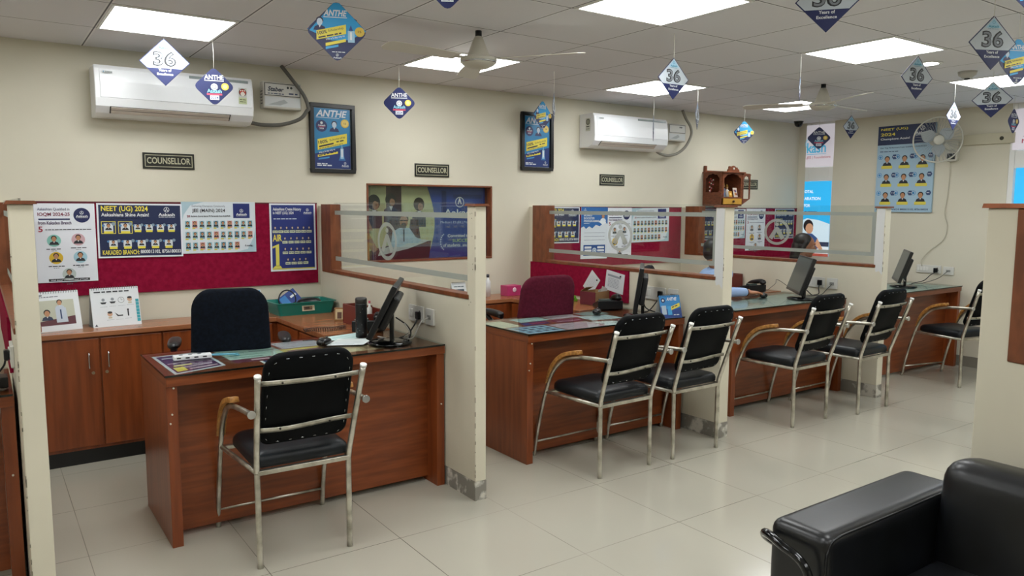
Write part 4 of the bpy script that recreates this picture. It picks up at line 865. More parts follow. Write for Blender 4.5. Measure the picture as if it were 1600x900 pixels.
sheet([(1.46, 3.56), (1.70, 3.56), (1.72, 3.70), (1.46, 3.72)], '#b59c7c', [(.1, .1, .5, .6, '#c8b79a'), (.6, .2, .9, .7, '#8d7358')], 'tan leaflet under the glass in front of the steel bottle')
sheet([(1.45, 3.74), (1.62, 3.66), (1.74, 3.80), (1.58, 3.90)], '#c3cccb', [(.1, .2, .7, .24, '#7b8790'), (.1, .4, .8, .44, '#7b8790')], 'white sheet lying beside the computer mouse on the first desk', z=.7775)
sheet([(1.55, 3.83), (1.80, 3.90), (1.75, 4.04), (1.50, 3.98)], '#a9c1c0', [(.1, .3, .8, .34, '#6f8b8d'), (.1, .6, .6, .64, '#6f8b8d')], 'pale teal sheet under the steel bottle', z=.7765)
def leaf2(i, pts, base, lbl, dr=None):
    rr = random.Random(i); d = dr or [(.06, v, rr.uniform(.5, .95), v+.03, '#6f7480') for v in (.2, .35, .5, .65, .8)]
    sheet(pts, base, d, lbl)
leaf2(1, [(2.585, 3.50), (2.86, 3.50), (2.86, 3.73), (2.585, 3.73)], '#8aa9bd', 'blue leaflet with dark portraits at the near left corner of the second desk', [(.1+.22*k, .15+.28*r, .24+.22*k, .33+.28*r, '#33405a') for r in range(3) for k in range(4)])
leaf2(2, [(2.56, 3.76), (2.72, 3.76), (2.72, 4.0), (2.56, 4.0)], '#b9b49e', 'cream sheet at the far left corner of the second desk')
leaf2(3, [(2.75, 3.76), (2.95, 3.76), (2.97, 3.86), (2.77, 3.86)], '#2c2f66', 'indigo and red card on the second desk', [(.3, .2, .9, .8, '#7b2746')])
leaf2(4, [(2.80, 3.88), (3.03, 3.88), (3.03, 4.02), (2.80, 4.02)], '#a6bdbc', 'pale teal leaflet near the maroon chair')
leaf2(5, [(2.88, 3.50), (3.17, 3.48), (3.19, 3.70), (2.88, 3.72)], '#a58f98', 'mauve leaflet in the front middle of the second desk')
leaf2(6, [(2.99, 3.74), (3.22, 3.73), (3.22, 3.85), (2.99, 3.86)], '#6d2d42', 'maroon striped card in the middle of the second desk', [(.1, .3, .9, .4, '#b79aa4')])
leaf2(7, [(3.05, 3.88), (3.30, 3.88), (3.30, 4.01), (3.05, 4.01)], '#bda9b2', 'pinkish leaflet in front of the maroon chair')
leaf2(8, [(3.19, 3.47), (3.33, 3.47), (3.36, 3.60), (3.20, 3.66)], '#c9cfd0', 'white sheet with heading behind the second visitor chair', [(.1, .5, .8, .62, '#39404f'), (.1, .3, .6, .34, '#7b8087')])
leaf2(9, [(3.36, 3.50), (3.60, 3.50), (3.60, 3.66), (3.37, 3.66)], '#6d3038', 'dark red patterned leaflet before the second monitor', [(.1+.2*k, .2+.4*r, .2+.2*k, .4+.4*r, '#b98f8a') for r in range(2) for k in range(4)])
leaf2(10, [(3.24, 3.70), (3.50, 3.68), (3.50, 3.86), (3.26, 3.88)], '#b6c2c8', 'pale blue leaflet beside the second computer mouse')
leaf2(11, [(3.34, 3.89), (3.56, 3.89), (3.56, 4.02), (3.34, 4.02)], '#93a8a6', 'grey green leaflet behind the second computer mouse')
leaf2(12, [(4.42, 3.48), (4.85, 3.48), (4.85, 3.84), (4.42, 3.84)], '#858c87', 'grey green printed sheet under the third desk glass')
leaf2(13, [(4.87, 3.48), (5.68, 3.48), (5.68, 3.98), (4.87, 3.84)], '#878e88', 'pale printed sheet under the glass beside the third monitor')
leaf2(14, [(4.45, 3.86), (4.86, 3.86), (4.95, 4.02), (4.45, 4.02)], '#c9d3da', 'white paper under the resting arm on the third desk')
leaf2(15, [(6.50, 3.43), (7.54, 3.43), (7.54, 3.90), (6.50, 3.90)], '#9fb0ac', 'pale printed sheet under the far right desk glass')

# ================================================================== STORAGE COUNTERS
def counter(x0, x1, label, doors, ret=True, depth=.345):
    """low cupboards along the back wall with a worktop that returns along the partition"""
    y0 = YW-depth
    t = thing('cupboard', label+' cupboard row', 'cupboard', (x0, y0, 0)); Wd = x1-x0
    g = G(); g.box((0, .012, .085), (Wd, depth-.02, .745), M_WOODV); g.build('carcass', t, bevel=.001)
    g = G(); g.box((0, .02, 0), (Wd, depth-.02, .085), M_BLACK); g.build('plinth', t)
    for i, (a, b, hside) in enumerate(doors):
        g = G(); g.box((a-x0, -.003, .105), (b-x0, .0115, .735), M_WOODV); d = g.build('door', t, bevel=.002)
        if hside:
            hx = (b-.055 if hside == 'r' else a+.035)-x0
            g = G(); g.tube(spline([(hx, -.003, .655), (hx, -.028, .65), (hx, -.030, .61), (hx, -.028, .57), (hx, -.003, .565)], 4), .0045, M_CHROME, 8); g.build('handle', d)
            g = G(); g.cyl((hx+(.02 if hside == 'r' else -.01), -.002, .535), (hx+(.02 if hside == 'r' else -.01), -.009, .535), .009, mat('#9c9078', .35, .8), 12); g.build('lock', d)
    t2 = thing('worktop', label+' worktop', 'worktop', (x0, y0, .745)); g = G()
    if ret:
        w_ = .42; r0 = 4.065-y0
        g.prism([(0, -.012), (Wd-w_, -.012), (Wd-w_, r0), (Wd, r0), (Wd, depth-.02), (0, depth-.02)], .001, .03, M_WOODTOP, axis='z'); g.build('board', t2, bevel=.003)
        t3 = thing('drawer_unit', label+' return unit', 'drawer unit', (x1-w_, 4.09, 0))
        g = G(); g.box((.02, 0, .05), (w_-.004, y0-4.09-.006, .744), M_WOODV); g.build('carcass', t3)
        L_ = y0-4.09
        for k in range(2):
            g = G(); g.box((.005, .02+k*L_/2, .55), (.019, L_/2-.01+k*L_/2, .735), M_WOODV); dr = g.build('drawer', t3, bevel=.002)
            g = G(); g.cyl((.004, L_/4+k*L_/2, .64), (-.012, L_/4+k*L_/2, .64), .010, M_CHROME, 10); g.build('knob', dr)
            g = G(); g.box((.005, .02+k*L_/2, .08), (.019, L_/2-.01+k*L_/2, .54), M_WOODV); g.build('door', t3, bevel=.002)
    else:
        g.box((0, -.012, .001), (Wd, depth-.02, .03), M_WOODTOP); g.build('board', t2, bevel=.003)
counter(.17, 1.985, 'brown', [(.18, .535, 'r'), (.545, .87, 'l'), (.88, 1.20, 'r'), (1.21, 1.54, 'l')])
counter(2.085, 3.86, 'second cubicle brown', [(2.10, 2.5, 'r'), (2.51, 2.92, 'l'), (2.93, 3.40, 'r')])
counter(3.98, 5.75, 'third cubicle brown', [(4.0, 4.4, 'r'), (4.41, 4.85, 'l'), (4.86, 5.3, 'r')])
counter(5.86, 7.62, 'far cubicle brown', [(5.9, 6.4, 'r'), (6.41, 6.9, 'l'), (6.91, 7.5, 'r')], ret=False)
for o in list(bpy.data.objects):
    if o.name.startswith(('cupboard', 'worktop', 'drawer_unit')) and o.parent is None:
        l = o['label']
        key = [k for k in ('second cubicle', 'third cubicle', 'far cubicle') if k in l]; where = {'second cubicle': 'behind the maroon chair', 'third cubicle': 'in the third cubicle', 'far cubicle': 'in the far corner cubicle'}[key[0]] if key else 'behind the black swivel chair'
        kind = 'row of low brown cupboards' if 'cupboard' in l else ('brown wooden worktop' if 'worktop' in l else 'low brown side unit under the return top')
        o['label'] = kind+' '+where

# ================================================================== VISITOR CHAIRS
def visitor_chair():
    t = thing('visitor_chair', '', 'chair', (0, 0, 0), group='steel framed visitor chairs in front of the desks')
    S = M_STEEL; r = .0125
    for s_ in (-1, 1):
        g = G(); g.tube(spline([(s_*.195, 0, 0), (s_*.196, .003, .36), (s_*.197, .0, .42), (s_*.201, -.022, .50), (s_*.217, -.135, .835)], 6), r, S, 10)
        lg = g.build('rear_leg', t)
        g = G(); g.cyl((s_*.217, -.134, .833), (s_*.2175, -.1375, .843), .0145, mat('#dcdcd8', .3), 12); g.build('end_cap', lg)
        pts = [(s_*.25, .525, 0), (s_*.25, .497, .15), (s_*.249, .445, .34), (s_*.249, .405, .45), (s_*.249, .355, .545), (s_*.249, .275, .622), (s_*.249, .19, .655), (s_*.249, .09, .672), (s_*.242, -.02, .680), (s_*.238, -.105, .684)]
        g = G(); g.tube(spline(pts, 5), .0115, S, 10); fl_ = g.build('front_leg', t)
        g = G(); g.cyl((s_*.238, -.104, .684), (s_*.238, -.112, .684), .0165, mat('#b9b9b4', .3, .7), 14); g.build('end_cap', fl_)
        g = G()   # varnished wooden arm rest wrapped over the bend
        w_pts = spline([(s_*.250, .400, .470), (s_*.250, .352, .562), (s_*.250, .275, .638), (s_*.250, .19, .672), (s_*.250, .115, .688)], 5); vs = []
        for i, p in enumerate(w_pts):
            a = w_pts[max(i-1, 0)]; b = w_pts[min(i+1, len(w_pts)-1)]; d = (b-a).normalized(); nr = Vector((0, -d.z, d.y)); nr = nr if nr.z > 0 else -nr
            tw = .006+.016*min(i, 6)/6
            for (dx, dn) in ((-.021, -.002), (.021, -.002), (.019, tw), (-.019, tw)): vs.append(p+Vector((dx, 0, 0))+nr*dn)
        n = len(w_pts); fs = [(4*i+j, 4*i+(j+1) % 4, 4*i+4+(j+1) % 4, 4*i+4+j) for i in range(n-1) for j in range(4)]+[(3, 2, 1, 0), (4*n-4, 4*n-3, 4*n-2, 4*n-1)]
        g.add(vs, fs, M_ARMWOOD, True); g.build('armrest', t, bevel=.004)
    g = G(); g.box((-.197, -.012, .398), (.197, .012, .418), S).box((-.246, .395, .405), (.246, .42, .422), S)
    for s_ in (-1, 1): g.tube([(s_*.199, 0, .41), (s_*.246, .425, .415)], .011, S, 8)
    g.build('seat_frame', t, bevel=.002)
    g = G(); g.tube([(-.25, .509, .09), (.25, .509, .09)], .0065, S, 8); g.build('stretcher', t)
    # seat: rounded, thicker in the middle
    g = G(); prof = []
    top = rrect(-.205, .012, .205, .44, .05, rs=(.03, .07, .07, .03)); n = len(top)
    def ringz(sc, z): return [(x*sc, .225+(y-.225)*sc, z) for x, y in top]
    layers = [(.97, .420), (1.0, .428), (1.0, .448), (.985, .462), (.93, .474), (.75, .482), (.4, .485)]
    vs = [v for sc, z in layers for v in ringz(sc, z)]; fs = [(i*n+j, i*n+(j+1) % n, (i+1)*n+(j+1) % n, (i+1)*n+j) for i in range(len(layers)-1) for j in range(n)]
    fs += [tuple(range(n))[::-1], tuple(range((len(layers)-1)*n, len(layers)*n))]; g.add(vs, fs, M_SEATVINYL, True); g.build('seat', t)
    # back pad, tilted with the uprights
    ang = math.atan2(.113, .335); MB_ = Matrix.Translation((0, -.010, .508))@Matrix.Rotation(ang, 4, 'X')
    out = rrect(-.186, .005, .186, .425, .06, rs=(.045, .075, .075, .045), n=7); n = len(out)
    cz = .215; layers = [(.95, .010), (1.0, .020), (1.0, .034), (.97, .046), (.85, .054), (.5, .060)]
    vs = []; 
    for sc, y in layers: vs += [(x*sc, y-.006*(x/.19)**2*0, cz+(z-cz)*sc) for x, z in out]
    fs = [(i*n+j, i*n+(j+1) % n, (i+1)*n+(j+1) % n, (i+1)*n+j) for i in range(len(layers)-1) for j in range(n)]; fs += [tuple(range(n))[::-1], tuple(range((len(layers)-1)*n, len(layers)*n))]
    g = G(); g.add([Vector(v) for v in vs], fs, M_BLKVINYL, True, M=MB_); bp = g.build('backrest', t)
    g = G()   # staples round the back of the pad
    inner = rrect(-.168, .022, .168, .408, .06, rs=(.04, .065, .065, .04), n=4); P_ = [Vector((a, b)) for a, b in inner]
    tot = 0; nxt = .02
    for i in range(len(P_)):
        a, b = P_[i], P_[(i+1) % len(P_)]; L_ = (b-a).length
        while nxt < tot+L_:
            q = a.lerp(b, (nxt-tot)/L_); d = (b-a).normalized()*.006
            g.tube([MB_@Vector((q.x-d.x, .0088, q.y-d.y)), MB_@Vector((q.x+d.x, .0088, q.y+d.y))], .0011, M_CHROME, 4); nxt += .052
        tot += L_
    g.build('staples', bp)
    def strap(z0, hw, dz=0):
        y = .0; g = G(); vs = []; n = 13
        for i in range(n):
            u = -1+2*i/(n-1); x = u*hw; bow = .004-.010*(1-u*u); zz = z0+dz*math.sin(u*2.6)*.5
            for (dy, dzz) in ((bow-.0015, -.011), (bow+.0015, -.011), (bow+.0015, .011), (bow-.0015, .011)): vs.append(MB_@Vector((x, dy+.003, zz+dzz)))
        fs = [(4*i+j, 4*i+(j+1) % 4, 4*i+4+(j+1) % 4, 4*i+4+j) for i in range(n-1) for j in range(4)]+[(3, 2, 1, 0), (4*n-4, 4*n-3, 4*n-2, 4*n-1)]
        g.add(vs, fs, S, True); o = g.build('strap', t)
        g = G()
        for u in (-.55, .5): g.cyl(MB_@Vector((u*hw, -.008, z0)), MB_@Vector((u*hw, -.0035, z0)), .0045, mat('#3a3833', .4, .6), 8)
        g.build('bolt', o)
    strap(.308, .208); strap(.092, .200, .012)
    return t
vc = visitor_chair(); CH = [
 (1.077, 3.058, 2.0, 'black and steel visitor chair nearest the camera, at the first desk'),
 (2.947, 3.062, 1.0, 'left one of the two steel visitor chairs at the second desk'),
 (3.527, 3.058, 0.0, 'right one of the two steel visitor chairs, beside the second partition post'),
 (4.697, 3.048, 0.0, 'steel visitor chair at the third desk, left of its twin'),
 (5.390, 2.984, 0.0, 'steel visitor chair in front of the third partition end'),
 (6.880, 2.915, -13., 'steel visitor chair at the far right desk, half behind the cream partition')]
for i, (x, y, a, l) in enumerate(CH):
    if i == 0: vc.location = (x, y, 0); vc.rotation_euler = (0, 0, R1(-a)); vc['label'] = l
    else: dup(vc, (x, y, 0), R1(a), l)

# ================================================================== SWIVEL CHAIRS
def swivel(loc, rz, fab, label, w_=.38, top=1.09, hb=.62, arms=True, taper=.86):
    t = thing('office_chair', label, 'office chair', (loc[0], loc[1], 0), R1(rz))   # faces -y locally
    g = G(); out = rrect(-w_/2, 0, w_/2, hb, .09, n=8, rs=(.05, .10, .10, .05)); n = len(out); ly = [(.9, .0), (1, .014), (1, .045), (.95, .058), (.75, .066)]; vs = []; cz = hb/2
    for sc, y in ly:
        for x, z in out:
            tp = 1-(1-taper)*max(0, (z/hb))**1.5; xx = x*sc*tp; zz = cz+(z-cz)*sc; vs.append((xx, y+.09*(zz/hb)-.35*xx*xx*1.6, top-hb+zz))
    fs = [(i*n+j, i*n+(j+1) % n, (i+1)*n+(j+1) % n, (i+1)*n+j) for i in range(len(ly)-1) for j in range(n)]+[tuple(range(n))[::-1], tuple(range((len(ly)-1)*n, len(ly)*n))]
    g.add([(x, y+.16, z) for x, y, z in vs], fs, fab, True); g.build('backrest', t)
    g = G(); g.ell((0, -.04, .475), (.24, .24, .045), fab, 24, 10, e=.45, e2=.7); g.build('seat', t)
    g = G(); g.tube(spline([(0, .1, .43), (0, .27, .45), (0, .29, .55), (0, .26, .66)]), .02, M_BLACK, 8); g.build('back_bracket', t)
    g = G(); g.cyl((0, 0, .10), (0, 0, .28), .028, M_BLACK); g.cyl((0, 0, .28), (0, 0, .43), .018, M_CHROME); g.build('column', t)
    for k in range(5):
        a = 2*PI*k/5+.3; g = G(); g.tube([(0, 0, .10), (.27*math.cos(a), .27*math.sin(a), .075)], .02, M_BLACK, 8, rads=[.026, .014]); lg = g.build('base_arm', t)
        g = G(); c = Vector((.27*math.cos(a), .27*math.sin(a), .028)); u = Vector((-math.sin(a), math.cos(a), 0))*.02; g.cyl(c-u, c+u, .028, M_BLACK, 14); g.build('castor', lg)
    if arms:
        for s_ in (-1, 1):
            g = G(); g.tube(spline([(s_*.21, .02, .45), (s_*.27, .0, .52), (s_*.285, -.02, .70), (s_*.28, -.14, .765), (s_*.28, .10, .76)]), .016, M_BLACK, 8); ar = g.build('arm', t)
            g = G(); g.ell((s_*.28, -.03, .775), (.034, .14, .02), M_BLACK, 16, 8, e=.7); g.build('arm_pad', ar)
    return t
swivel((1.085, 4.18), 166, M_NAVYFAB, 'black swivel chair with rounded back behind the first desk', w_=.41, top=1.085)
swivel((3.155, 4.28), 176, M_MARFAB, 'maroon swivel chair behind the second desk', w_=.47, top=1.04)
swivel((4.84, 4.42), 35, M_NAVYFAB, 'black swivel chair carrying the seated person behind the second partition', w_=.46, top=1.0, hb=.5)
swivel((6.31, 4.50), 50, M_NAVYFAB, 'dark swivel chair under the seated woman in the far cubicle', w_=.42, top=.9, hb=.42)

# ================================================================== SOFA
t = thing('sofa', 'black leather sofa with rolled arm in the lower right corner', 'sofa', (2.15, .55, 0))
def soft(x0, x1, y0, y1, z0, z1, name, e=.35, rot=None, lvl=2, parent=None, r=.05, lab=None):
    g = G(); cx, cy, cz = (x0+x1)/2, (y0+y1)/2, (z0+z1)/2
    g.box((x0-cx, y0-cy, z0-cz), (x1-cx, y1-cy, z1-cz), M_LEATHER)
    o = g.build(name, parent or t, loc=(cx-2.15, cy-.55, cz)); b = o.modifiers.new('round', 'BEVEL'); b.width = r; b.segments = 6; b.profile = .6
    for p in o.data.polygons: p.use_smooth = True
    if rot: o.rotation_euler = rot
    if lab: o['label'] = lab
    return o
soft(1.80, 2.54, 1.095, 1.285, .10, .625, 'armrest', r=.045)
soft(1.80, 2.54, -.62, -.43, .10, .625, 'armrest', r=.045)
for yy in (1.103, -.438):
    g = G(); g.tube(spline([(a-2.15, yy-.55+b, c) for a, b, c in ((1.806, 0, .20), (1.806, 0, .52), (1.815, 0, .585), (1.85, 0, .612), (2.0, 0, .613), (2.2, .002, .611), (2.45, 0, .613))], 5), .0035, M_LEATHER, 6); g.build('piping', t)
soft(1.86, 2.50, -.42, 1.085, .10, .28, 'seat_base', r=.02)
for k in range(2): soft(1.83, 2.36, -.41+.75*k, .33+.75*k, .285, .44, 'seat_cushion', r=.05)
for k in range(2): soft(2.33, 2.53, -.40+.75*k, .34+.75*k, .30, .742, 'back_cushion', r=.085, rot=(0, R1(7), 0))
soft(2.475, 2.555, -.43, 1.085, .08, .60, 'back_panel', r=.02)
for yy in (1.19, -.525):
    g = G(); pts = [(1.85, yy+.103, .53), (1.80, yy+.100, .565), (1.778, yy+.085, .585), (1.762, yy+.05, .588), (1.752, yy+.01, .58), (1.75, yy-.03, .570), (1.75, yy-.058, .552), (1.75, yy-.078, .515), (1.752, yy-.088, .45), (1.76, yy-.09, .3), (1.77, yy-.09, .02)]
    g.tube(spline([(a-2.15, b-.55, c) for a, b, c in pts], 6), .0125, mat('#16181b', .12, .6, coat=.5), 10); lg = g.build('front_tube', t); lg['label'] = 'glossy black bent tube'
for (x, y) in ((1.9, 1.2), (2.45, 1.2), (1.9, -.53), (2.45, -.53)):
    g = G(); g.cyl((x-2.15, y-.55, 0), (x-2.15, y-.55, .12), .02, M_CHROME); g.build('leg', t)
DT = .775
# ================================================================== MONITORS
def monitor(x, y, rz, lean, label, w_=.50, h_=.30, zc=.19, bk=True):
    t = thing('computer_monitor', label, 'monitor', (x, y, DT), R1(rz))
    g = G(); g.lathe([(.0, .0), (.115, 0), (.118, .004), (.105, .012), (.03, .018), (0, .018)], M_BLACKG, 32); g.build('base', t)
    g = G(); g.box((-.028, .0, .012), (.028, .022, zc), M_BLACK); g.build('stand', t, bevel=.006)
    MM = Matrix.Translation((0, -.012, zc))@Matrix.Rotation(R1(-lean), 4, 'X')
    g = G(); g.box((-w_/2, -.02, -h_/2), (w_/2, .008, h_/2), mat('#141517', .3), M=MM); g.build('bezel', t, bevel=.004)
    g = G(); g.box((-w_*.33, .006, -h_*.32), (w_*.33, .045, h_*.3), mat('#17181a', .45), M=MM); hp = g.build('rear_housing', t, bevel=.012, seg=3)
    g = G(); g.box((-w_/2+.014, -.0212, -h_/2+.022), (w_/2-.014, -.0195, h_/2-.014), mat('#4a524e', .3, spec=.6), M=MM); g.build('screen', t)
    g = G()
    for k in range(4): g.box((-.09+.05*k, .03, -h_*.32-.006), (-.06+.05*k, .04, -h_*.32+.004), mat('#2d3133', .5), M=MM)
    g.build('port', t)
    return t
monitor(1.765, 3.64, -121, 27, 'black monitor leaning back on the first desk, seen from its edge')
monitor(3.60, 3.62, -135, 8, 'black monitor seen edge-on on the second desk')
monitor(5.40, 3.62, -134, 19, 'black monitor with grey screen visible on the third desk')
monitor(7.03, 3.66, -146, 18, 'small looking monitor on the far right desk beside the partition')
tubeobj('monitor_cable', [(1.83, 3.70, .90), (1.88, 3.68, .86), (1.90, 3.66, .82), (1.89, 3.66, .786), (1.92, 3.72, .784), (1.96, 3.80, .784)], .004, M_BLACK, 'black cable dropping from the back of the first monitor', 'cable', n=6)
tubeobj('monitor_cable', [(1.83, 3.60, .88), (1.86, 3.60, .83), (1.845, 3.63, .80), (1.88, 3.66, .786), (1.93, 3.75, .784)], .0035, mat('#b5b4ad', .5), 'grey cable tangled behind the first monitor stand', 'cable', n=6)
tubeobj('monitor_cable', [(3.66, 3.68, .90), (3.70, 3.70, .86), (3.73, 3.70, .81), (3.78, 3.66, .785), (3.80, 3.62, .784)], .004, M_BLACK, 'black cable behind the second monitor', 'cable', n=6)
tubeobj('monitor_cable', [(5.45, 3.66, .90), (5.50, 3.68, .86), (5.56, 3.68, .82), (5.60, 3.66, .785), (5.64, 3.64, .784)], .004, M_BLACK, 'black cable behind the third monitor', 'cable', n=6)

# ================================================================== DESK THINGS
def mouse(x, y, rz, label, z=DT):
    t = thing('computer_mouse', label, 'computer mouse', (x, y, z), R1(rz))
    g = G(); g.ell((0, 0, .016), (.031, .055, .020), mat('#0d0e10', .25), 20, 12, e=.9, e2=.8); g.build('shell', t)
    g = G(); g.cyl((-.003, -.03, .033), (.003, -.03, .033), .007, mat('#3a3c40', .4), 12); g.build('scroll_wheel', t)
    g = G(); g.tube(spline([(0, -.054, .012), (.01, -.09, .004), (.05, -.12, .003), (.10, -.10, .003), (.16, -.06, .003)]), .0018, M_BLACK, 5); g.build('cable', t)
mouse(1.455, 3.785, 130, 'black computer mouse on the glass of the first desk')
mouse(3.43, 3.87, 130, 'black computer mouse on the second desk beside the telephone')
mouse(5.205, 3.843, 116, 'dark computer mouse held by the resting hand on the third desk')
# steel bottle
t = thing('water_bottle', 'black steel bottle standing left of the first monitor', 'bottle', (1.712, 3.886, DT)); bm_ = noisy('bottle_black', '#0c0d0f', '#1a1b1e', nscale=30, rough=.35)
g = G(); g.lathe([(.0, 0), (.030, 0), (.032, .004), (.032, .185), (.0315, .19)], bm_, 28); g.build('body', t)
g = G(); g.lathe([(.0315, .19), (.0325, .193), (.0325, .215), (.029, .222), (0, .223)], mat('#2b2725', .4), 28); g.build('cap', t)
g = G()
for k in range(9): a = 2.4+random.uniform(-.9, .9)+PI*.6; g.ell((.0322*math.cos(a), .0322*math.sin(a), random.uniform(.02, .17)), (.0012, .0012, .0018), mat('#b9b9b9', .5), 6, 4)
g.build('paint_chip', t)
# white device with teal lead
t = thing('power_strip', 'slim white extension strip with teal lead lying on the first desk', 'power strip', (.80, 3.775, DT), R1(-6))
g = G(); g.box((-.085, -.022, .0), (.085, .022, .022), mat('#dfe2e4', .3)); g.build('case', t, bevel=.006, seg=3)
g = G()
for k in range(4): g.box((-.07+.038*k, -.0225, .008), (-.052+.038*k, -.0215, .014), M_BLACK)
for k in range(3): g.cyl((-.05+.04*k, 0, .0218), (-.05+.04*k, 0, .0226), .010, mat('#3b4048', .5), 10)
g.build('slot', t)
for k in (-1, 1):
    g = G(); g.tube(spline([(.085, .008*k, .012), (.12, .012*k, .010), (.16, .006*k+.008, .006), (.21, .02*k-.004, .004)]), .004, mat('#4f93a8', .4), 6); g.build('lead', t)
# spectacles-like coiled handset cord
g = G(); pts = [];
for i in range(0, 22*8):
    a = 2*PI*i/8; f = i/(22*8); pts.append((1.50+.26*f, 4.21+.02*math.sin(f*7), DT+.0112+.010*math.sin(a)))
    pts[-1] = (pts[-1][0], pts[-1][1]+.010*math.cos(a), pts[-1][2])
g.tube(pts, .0026, mat('#2a1714', .4), 5); tag(g.build('coiled_cord'), 'dark brown coiled telephone cord on the first return worktop', 'cord')
def telephone(x, y, rz, label, hs=True):
    t = thing('telephone', label, 'telephone', (x, y, DT), R1(rz)); m = mat('#0e0f12', .35)
    g = G(); g.prism([(-.10, .0), (.10, .0), (.10, .065), (.06, .06), (-.10, .02)], -.09, .09, m, axis='x'); g.build('body', t, bevel=.006)
    g = G()
    sl = math.atan2(.04, .16)
    for r_ in range(4):
        for c_ in range(3):
            M = Matrix.Translation((.0+.026*c_, -.06+.026*r_, .034+.0065*r_))@Matrix.Rotation(sl, 4, 'X'); g.box((-.009, -.008, 0), (.009, .008, .005), mat('#33363b', .4), M=M)
    g.build('keypad', t)
    g = G(); g.box((-.005, .035, .055), (.075, .085, .072), mat('#3c4a44', .2)); g.build('display', t, bevel=.003)
    g = G(); g.tube(spline([(-.058, -.105, .042), (-.058, -.07, .065), (-.058, .0, .082), (-.058, .07, .092), (-.058, .105, .085)]), .02, m, 10, rads=None)
    g.ell((-.058, -.085, .048), (.026, .032, .02), m, 14, 8); g.ell((-.058, .09, .082), (.026, .032, .02), m, 14, 8); g.build('handset', t)
    return t
telephone(1.86, 4.13, 155, 'black desk telephone behind the steel bottle on the first desk')
telephone(3.70, 4.06, 150, 'black desk telephone on the second desk in front of the box')
telephone(5.50, 4.20, 165, 'black desk telephone behind the resting hand on the third desk')
# organiser and picture frame on return
t = thing('desk_organiser', 'reddish brown desk organiser box behind the steel bottle', 'organiser', (1.915, 4.345, DT)); m = mat('#6d2a20', .4)
g = G(); g.box((-.08, -.10, 0), (.08, .10, .01), m).box((-.08, -.10, .01), (-.07, .10, .12), m).box((.07, -.10, .01), (.08, .10, .10), m).box((-.07, .09, .01), (.07, .10, .12), m).box((-.07, -.10, .01), (.07, -.09, .07), m).box((-.07, -.01, .01), (.07, .0, .11), m); g.build('box', t, bevel=.002)
t = thing('photo_frame', 'tiny framed picture leaning beside the reddish organiser', 'photo frame', (1.845, 4.52, DT), R1(-30))
g = G(); M = Matrix.Rotation(R1(-12), 4, 'X'); g.box((-.035, -.006, 0), (.035, .004, .085), mat('#8a6233', .5), M=M); g.build('frame', t, bevel=.002); g = G(); g.box((-.027, -.0075, .01), (.027, -.006, .075), mat('#c9b489', .5), M=M).box((-.015, -.0085, .015), (.012, -.0075, .055), mat('#5b3a26', .5), M=M); g.build('picture', t)
t = thing('glue_bottle', 'small white bottle inside the reddish organiser', 'bottle', (1.945, 4.29, DT+.0105)); g = G(); g.lathe([(0, 0), (.016, 0), (.016, .09), (.008, .10), (.006, .125), (0, .126)], mat('#d9d9d4', .4), 16); g.build('body', t); g = G(); g.lathe([(.0065, .112), (.0065, .135), (0, .137)], mat('#b9485a', .4), 12); g.build('cap', t)
# teal tray and contents
t = thing('tray', 'teal plastic tray on the corner worktop behind the first desk', 'tray', (1.775, 5.04, DT), R1(1)); m = mat('#0f7c70', .35)
def traybox(w_, d_, h_, th=.004, fl=.012):
    g = G(); a, b = w_/2, d_/2; o = [(-a+.02, -b+.015), (a-.02, -b+.015), (a-.02, b-.015), (-a+.02, b-.015)]; u = [(-a, -b), (a, -b), (a, b), (-a, b)]
    oo = rrect(-a+.02, -b+.015, a-.02, b-.015, .02, 4); uu = rrect(-a, -b, a, b, .025, 4); ri = rrect(-a-fl, -b-fl, a+fl, b+fl, .03, 4); inn = rrect(-a+th, -b+th, a-th, b-th, .022, 4); ib = rrect(-a+.02+th, -b+.015+th, a-.02-th, b-.015-th, .018, 4); n = len(oo)
    rings = [[(x, y, 0) for x, y in oo], [(x, y, h_-.004) for x, y in uu], [(x, y, h_-.004) for x, y in ri], [(x, y, h_) for x, y in ri], [(x, y, h_) for x, y in inn], [(x, y, th) for x, y in ib]]
    vs = [v for r_ in rings for v in r_]; fs = [(i*n+j, i*n+(j+1) % n, (i+1)*n+(j+1) % n, (i+1)*n+j) for i in range(5) for j in range(n)]+[tuple(range(n))[::-1], tuple(range(5*n, 6*n))]
    g.add(vs, fs, m, False); return g
traybox(.40, .26, .085).build('shell', t)
p = Pan(.085, .038, '#c9c2a8', t=.001); p.rect(.01, .006, .07, .03, '#6b5440', 1.5); p.rect(.02, .012, .05, .026, '#3a2c22', 3); p.lines(.05, .02, .08, '#8d7a50', h=.004); o_ = p.build('sticker', t, loc=(-.035, -.1318, .026), rot=(R1(-9), 0, 0))
t = thing('booklet', 'dark blue folded booklet standing in the teal tray', 'booklet', (1.78, 5.09, DT+.03)); M = Matrix.Rotation(R1(-33), 4, 'Y')@Matrix.Rotation(R1(-25), 4, 'X')
g = G(); g.box((-.075, -.004, -.01), (.055, .004, .13), mat('#1d3d86', .35), M=M); g.build('cover', t); g = G(); g.box((-.07, -.006, .02), (-.02, -.0045, .12), mat('#2e7cc0', .35), M=M); g.box((-.0, -.006, .08), (.045, -.0045, .095), mat(WHT, .4), M=M); g.build('print', t)
t = thing('headphones', 'black headband loop resting in the teal tray', 'headphones', (1.73, 5.02, DT+.0085))
g = G(); g.tube([(-.05+.058*math.cos(a), .01*math.sin(a), .085+.066*math.sin(a)) for a in [R1(-35+250*i/24) for i in range(25)]][::1], .0045, M_BLACK, 8); g.build('headband', t)
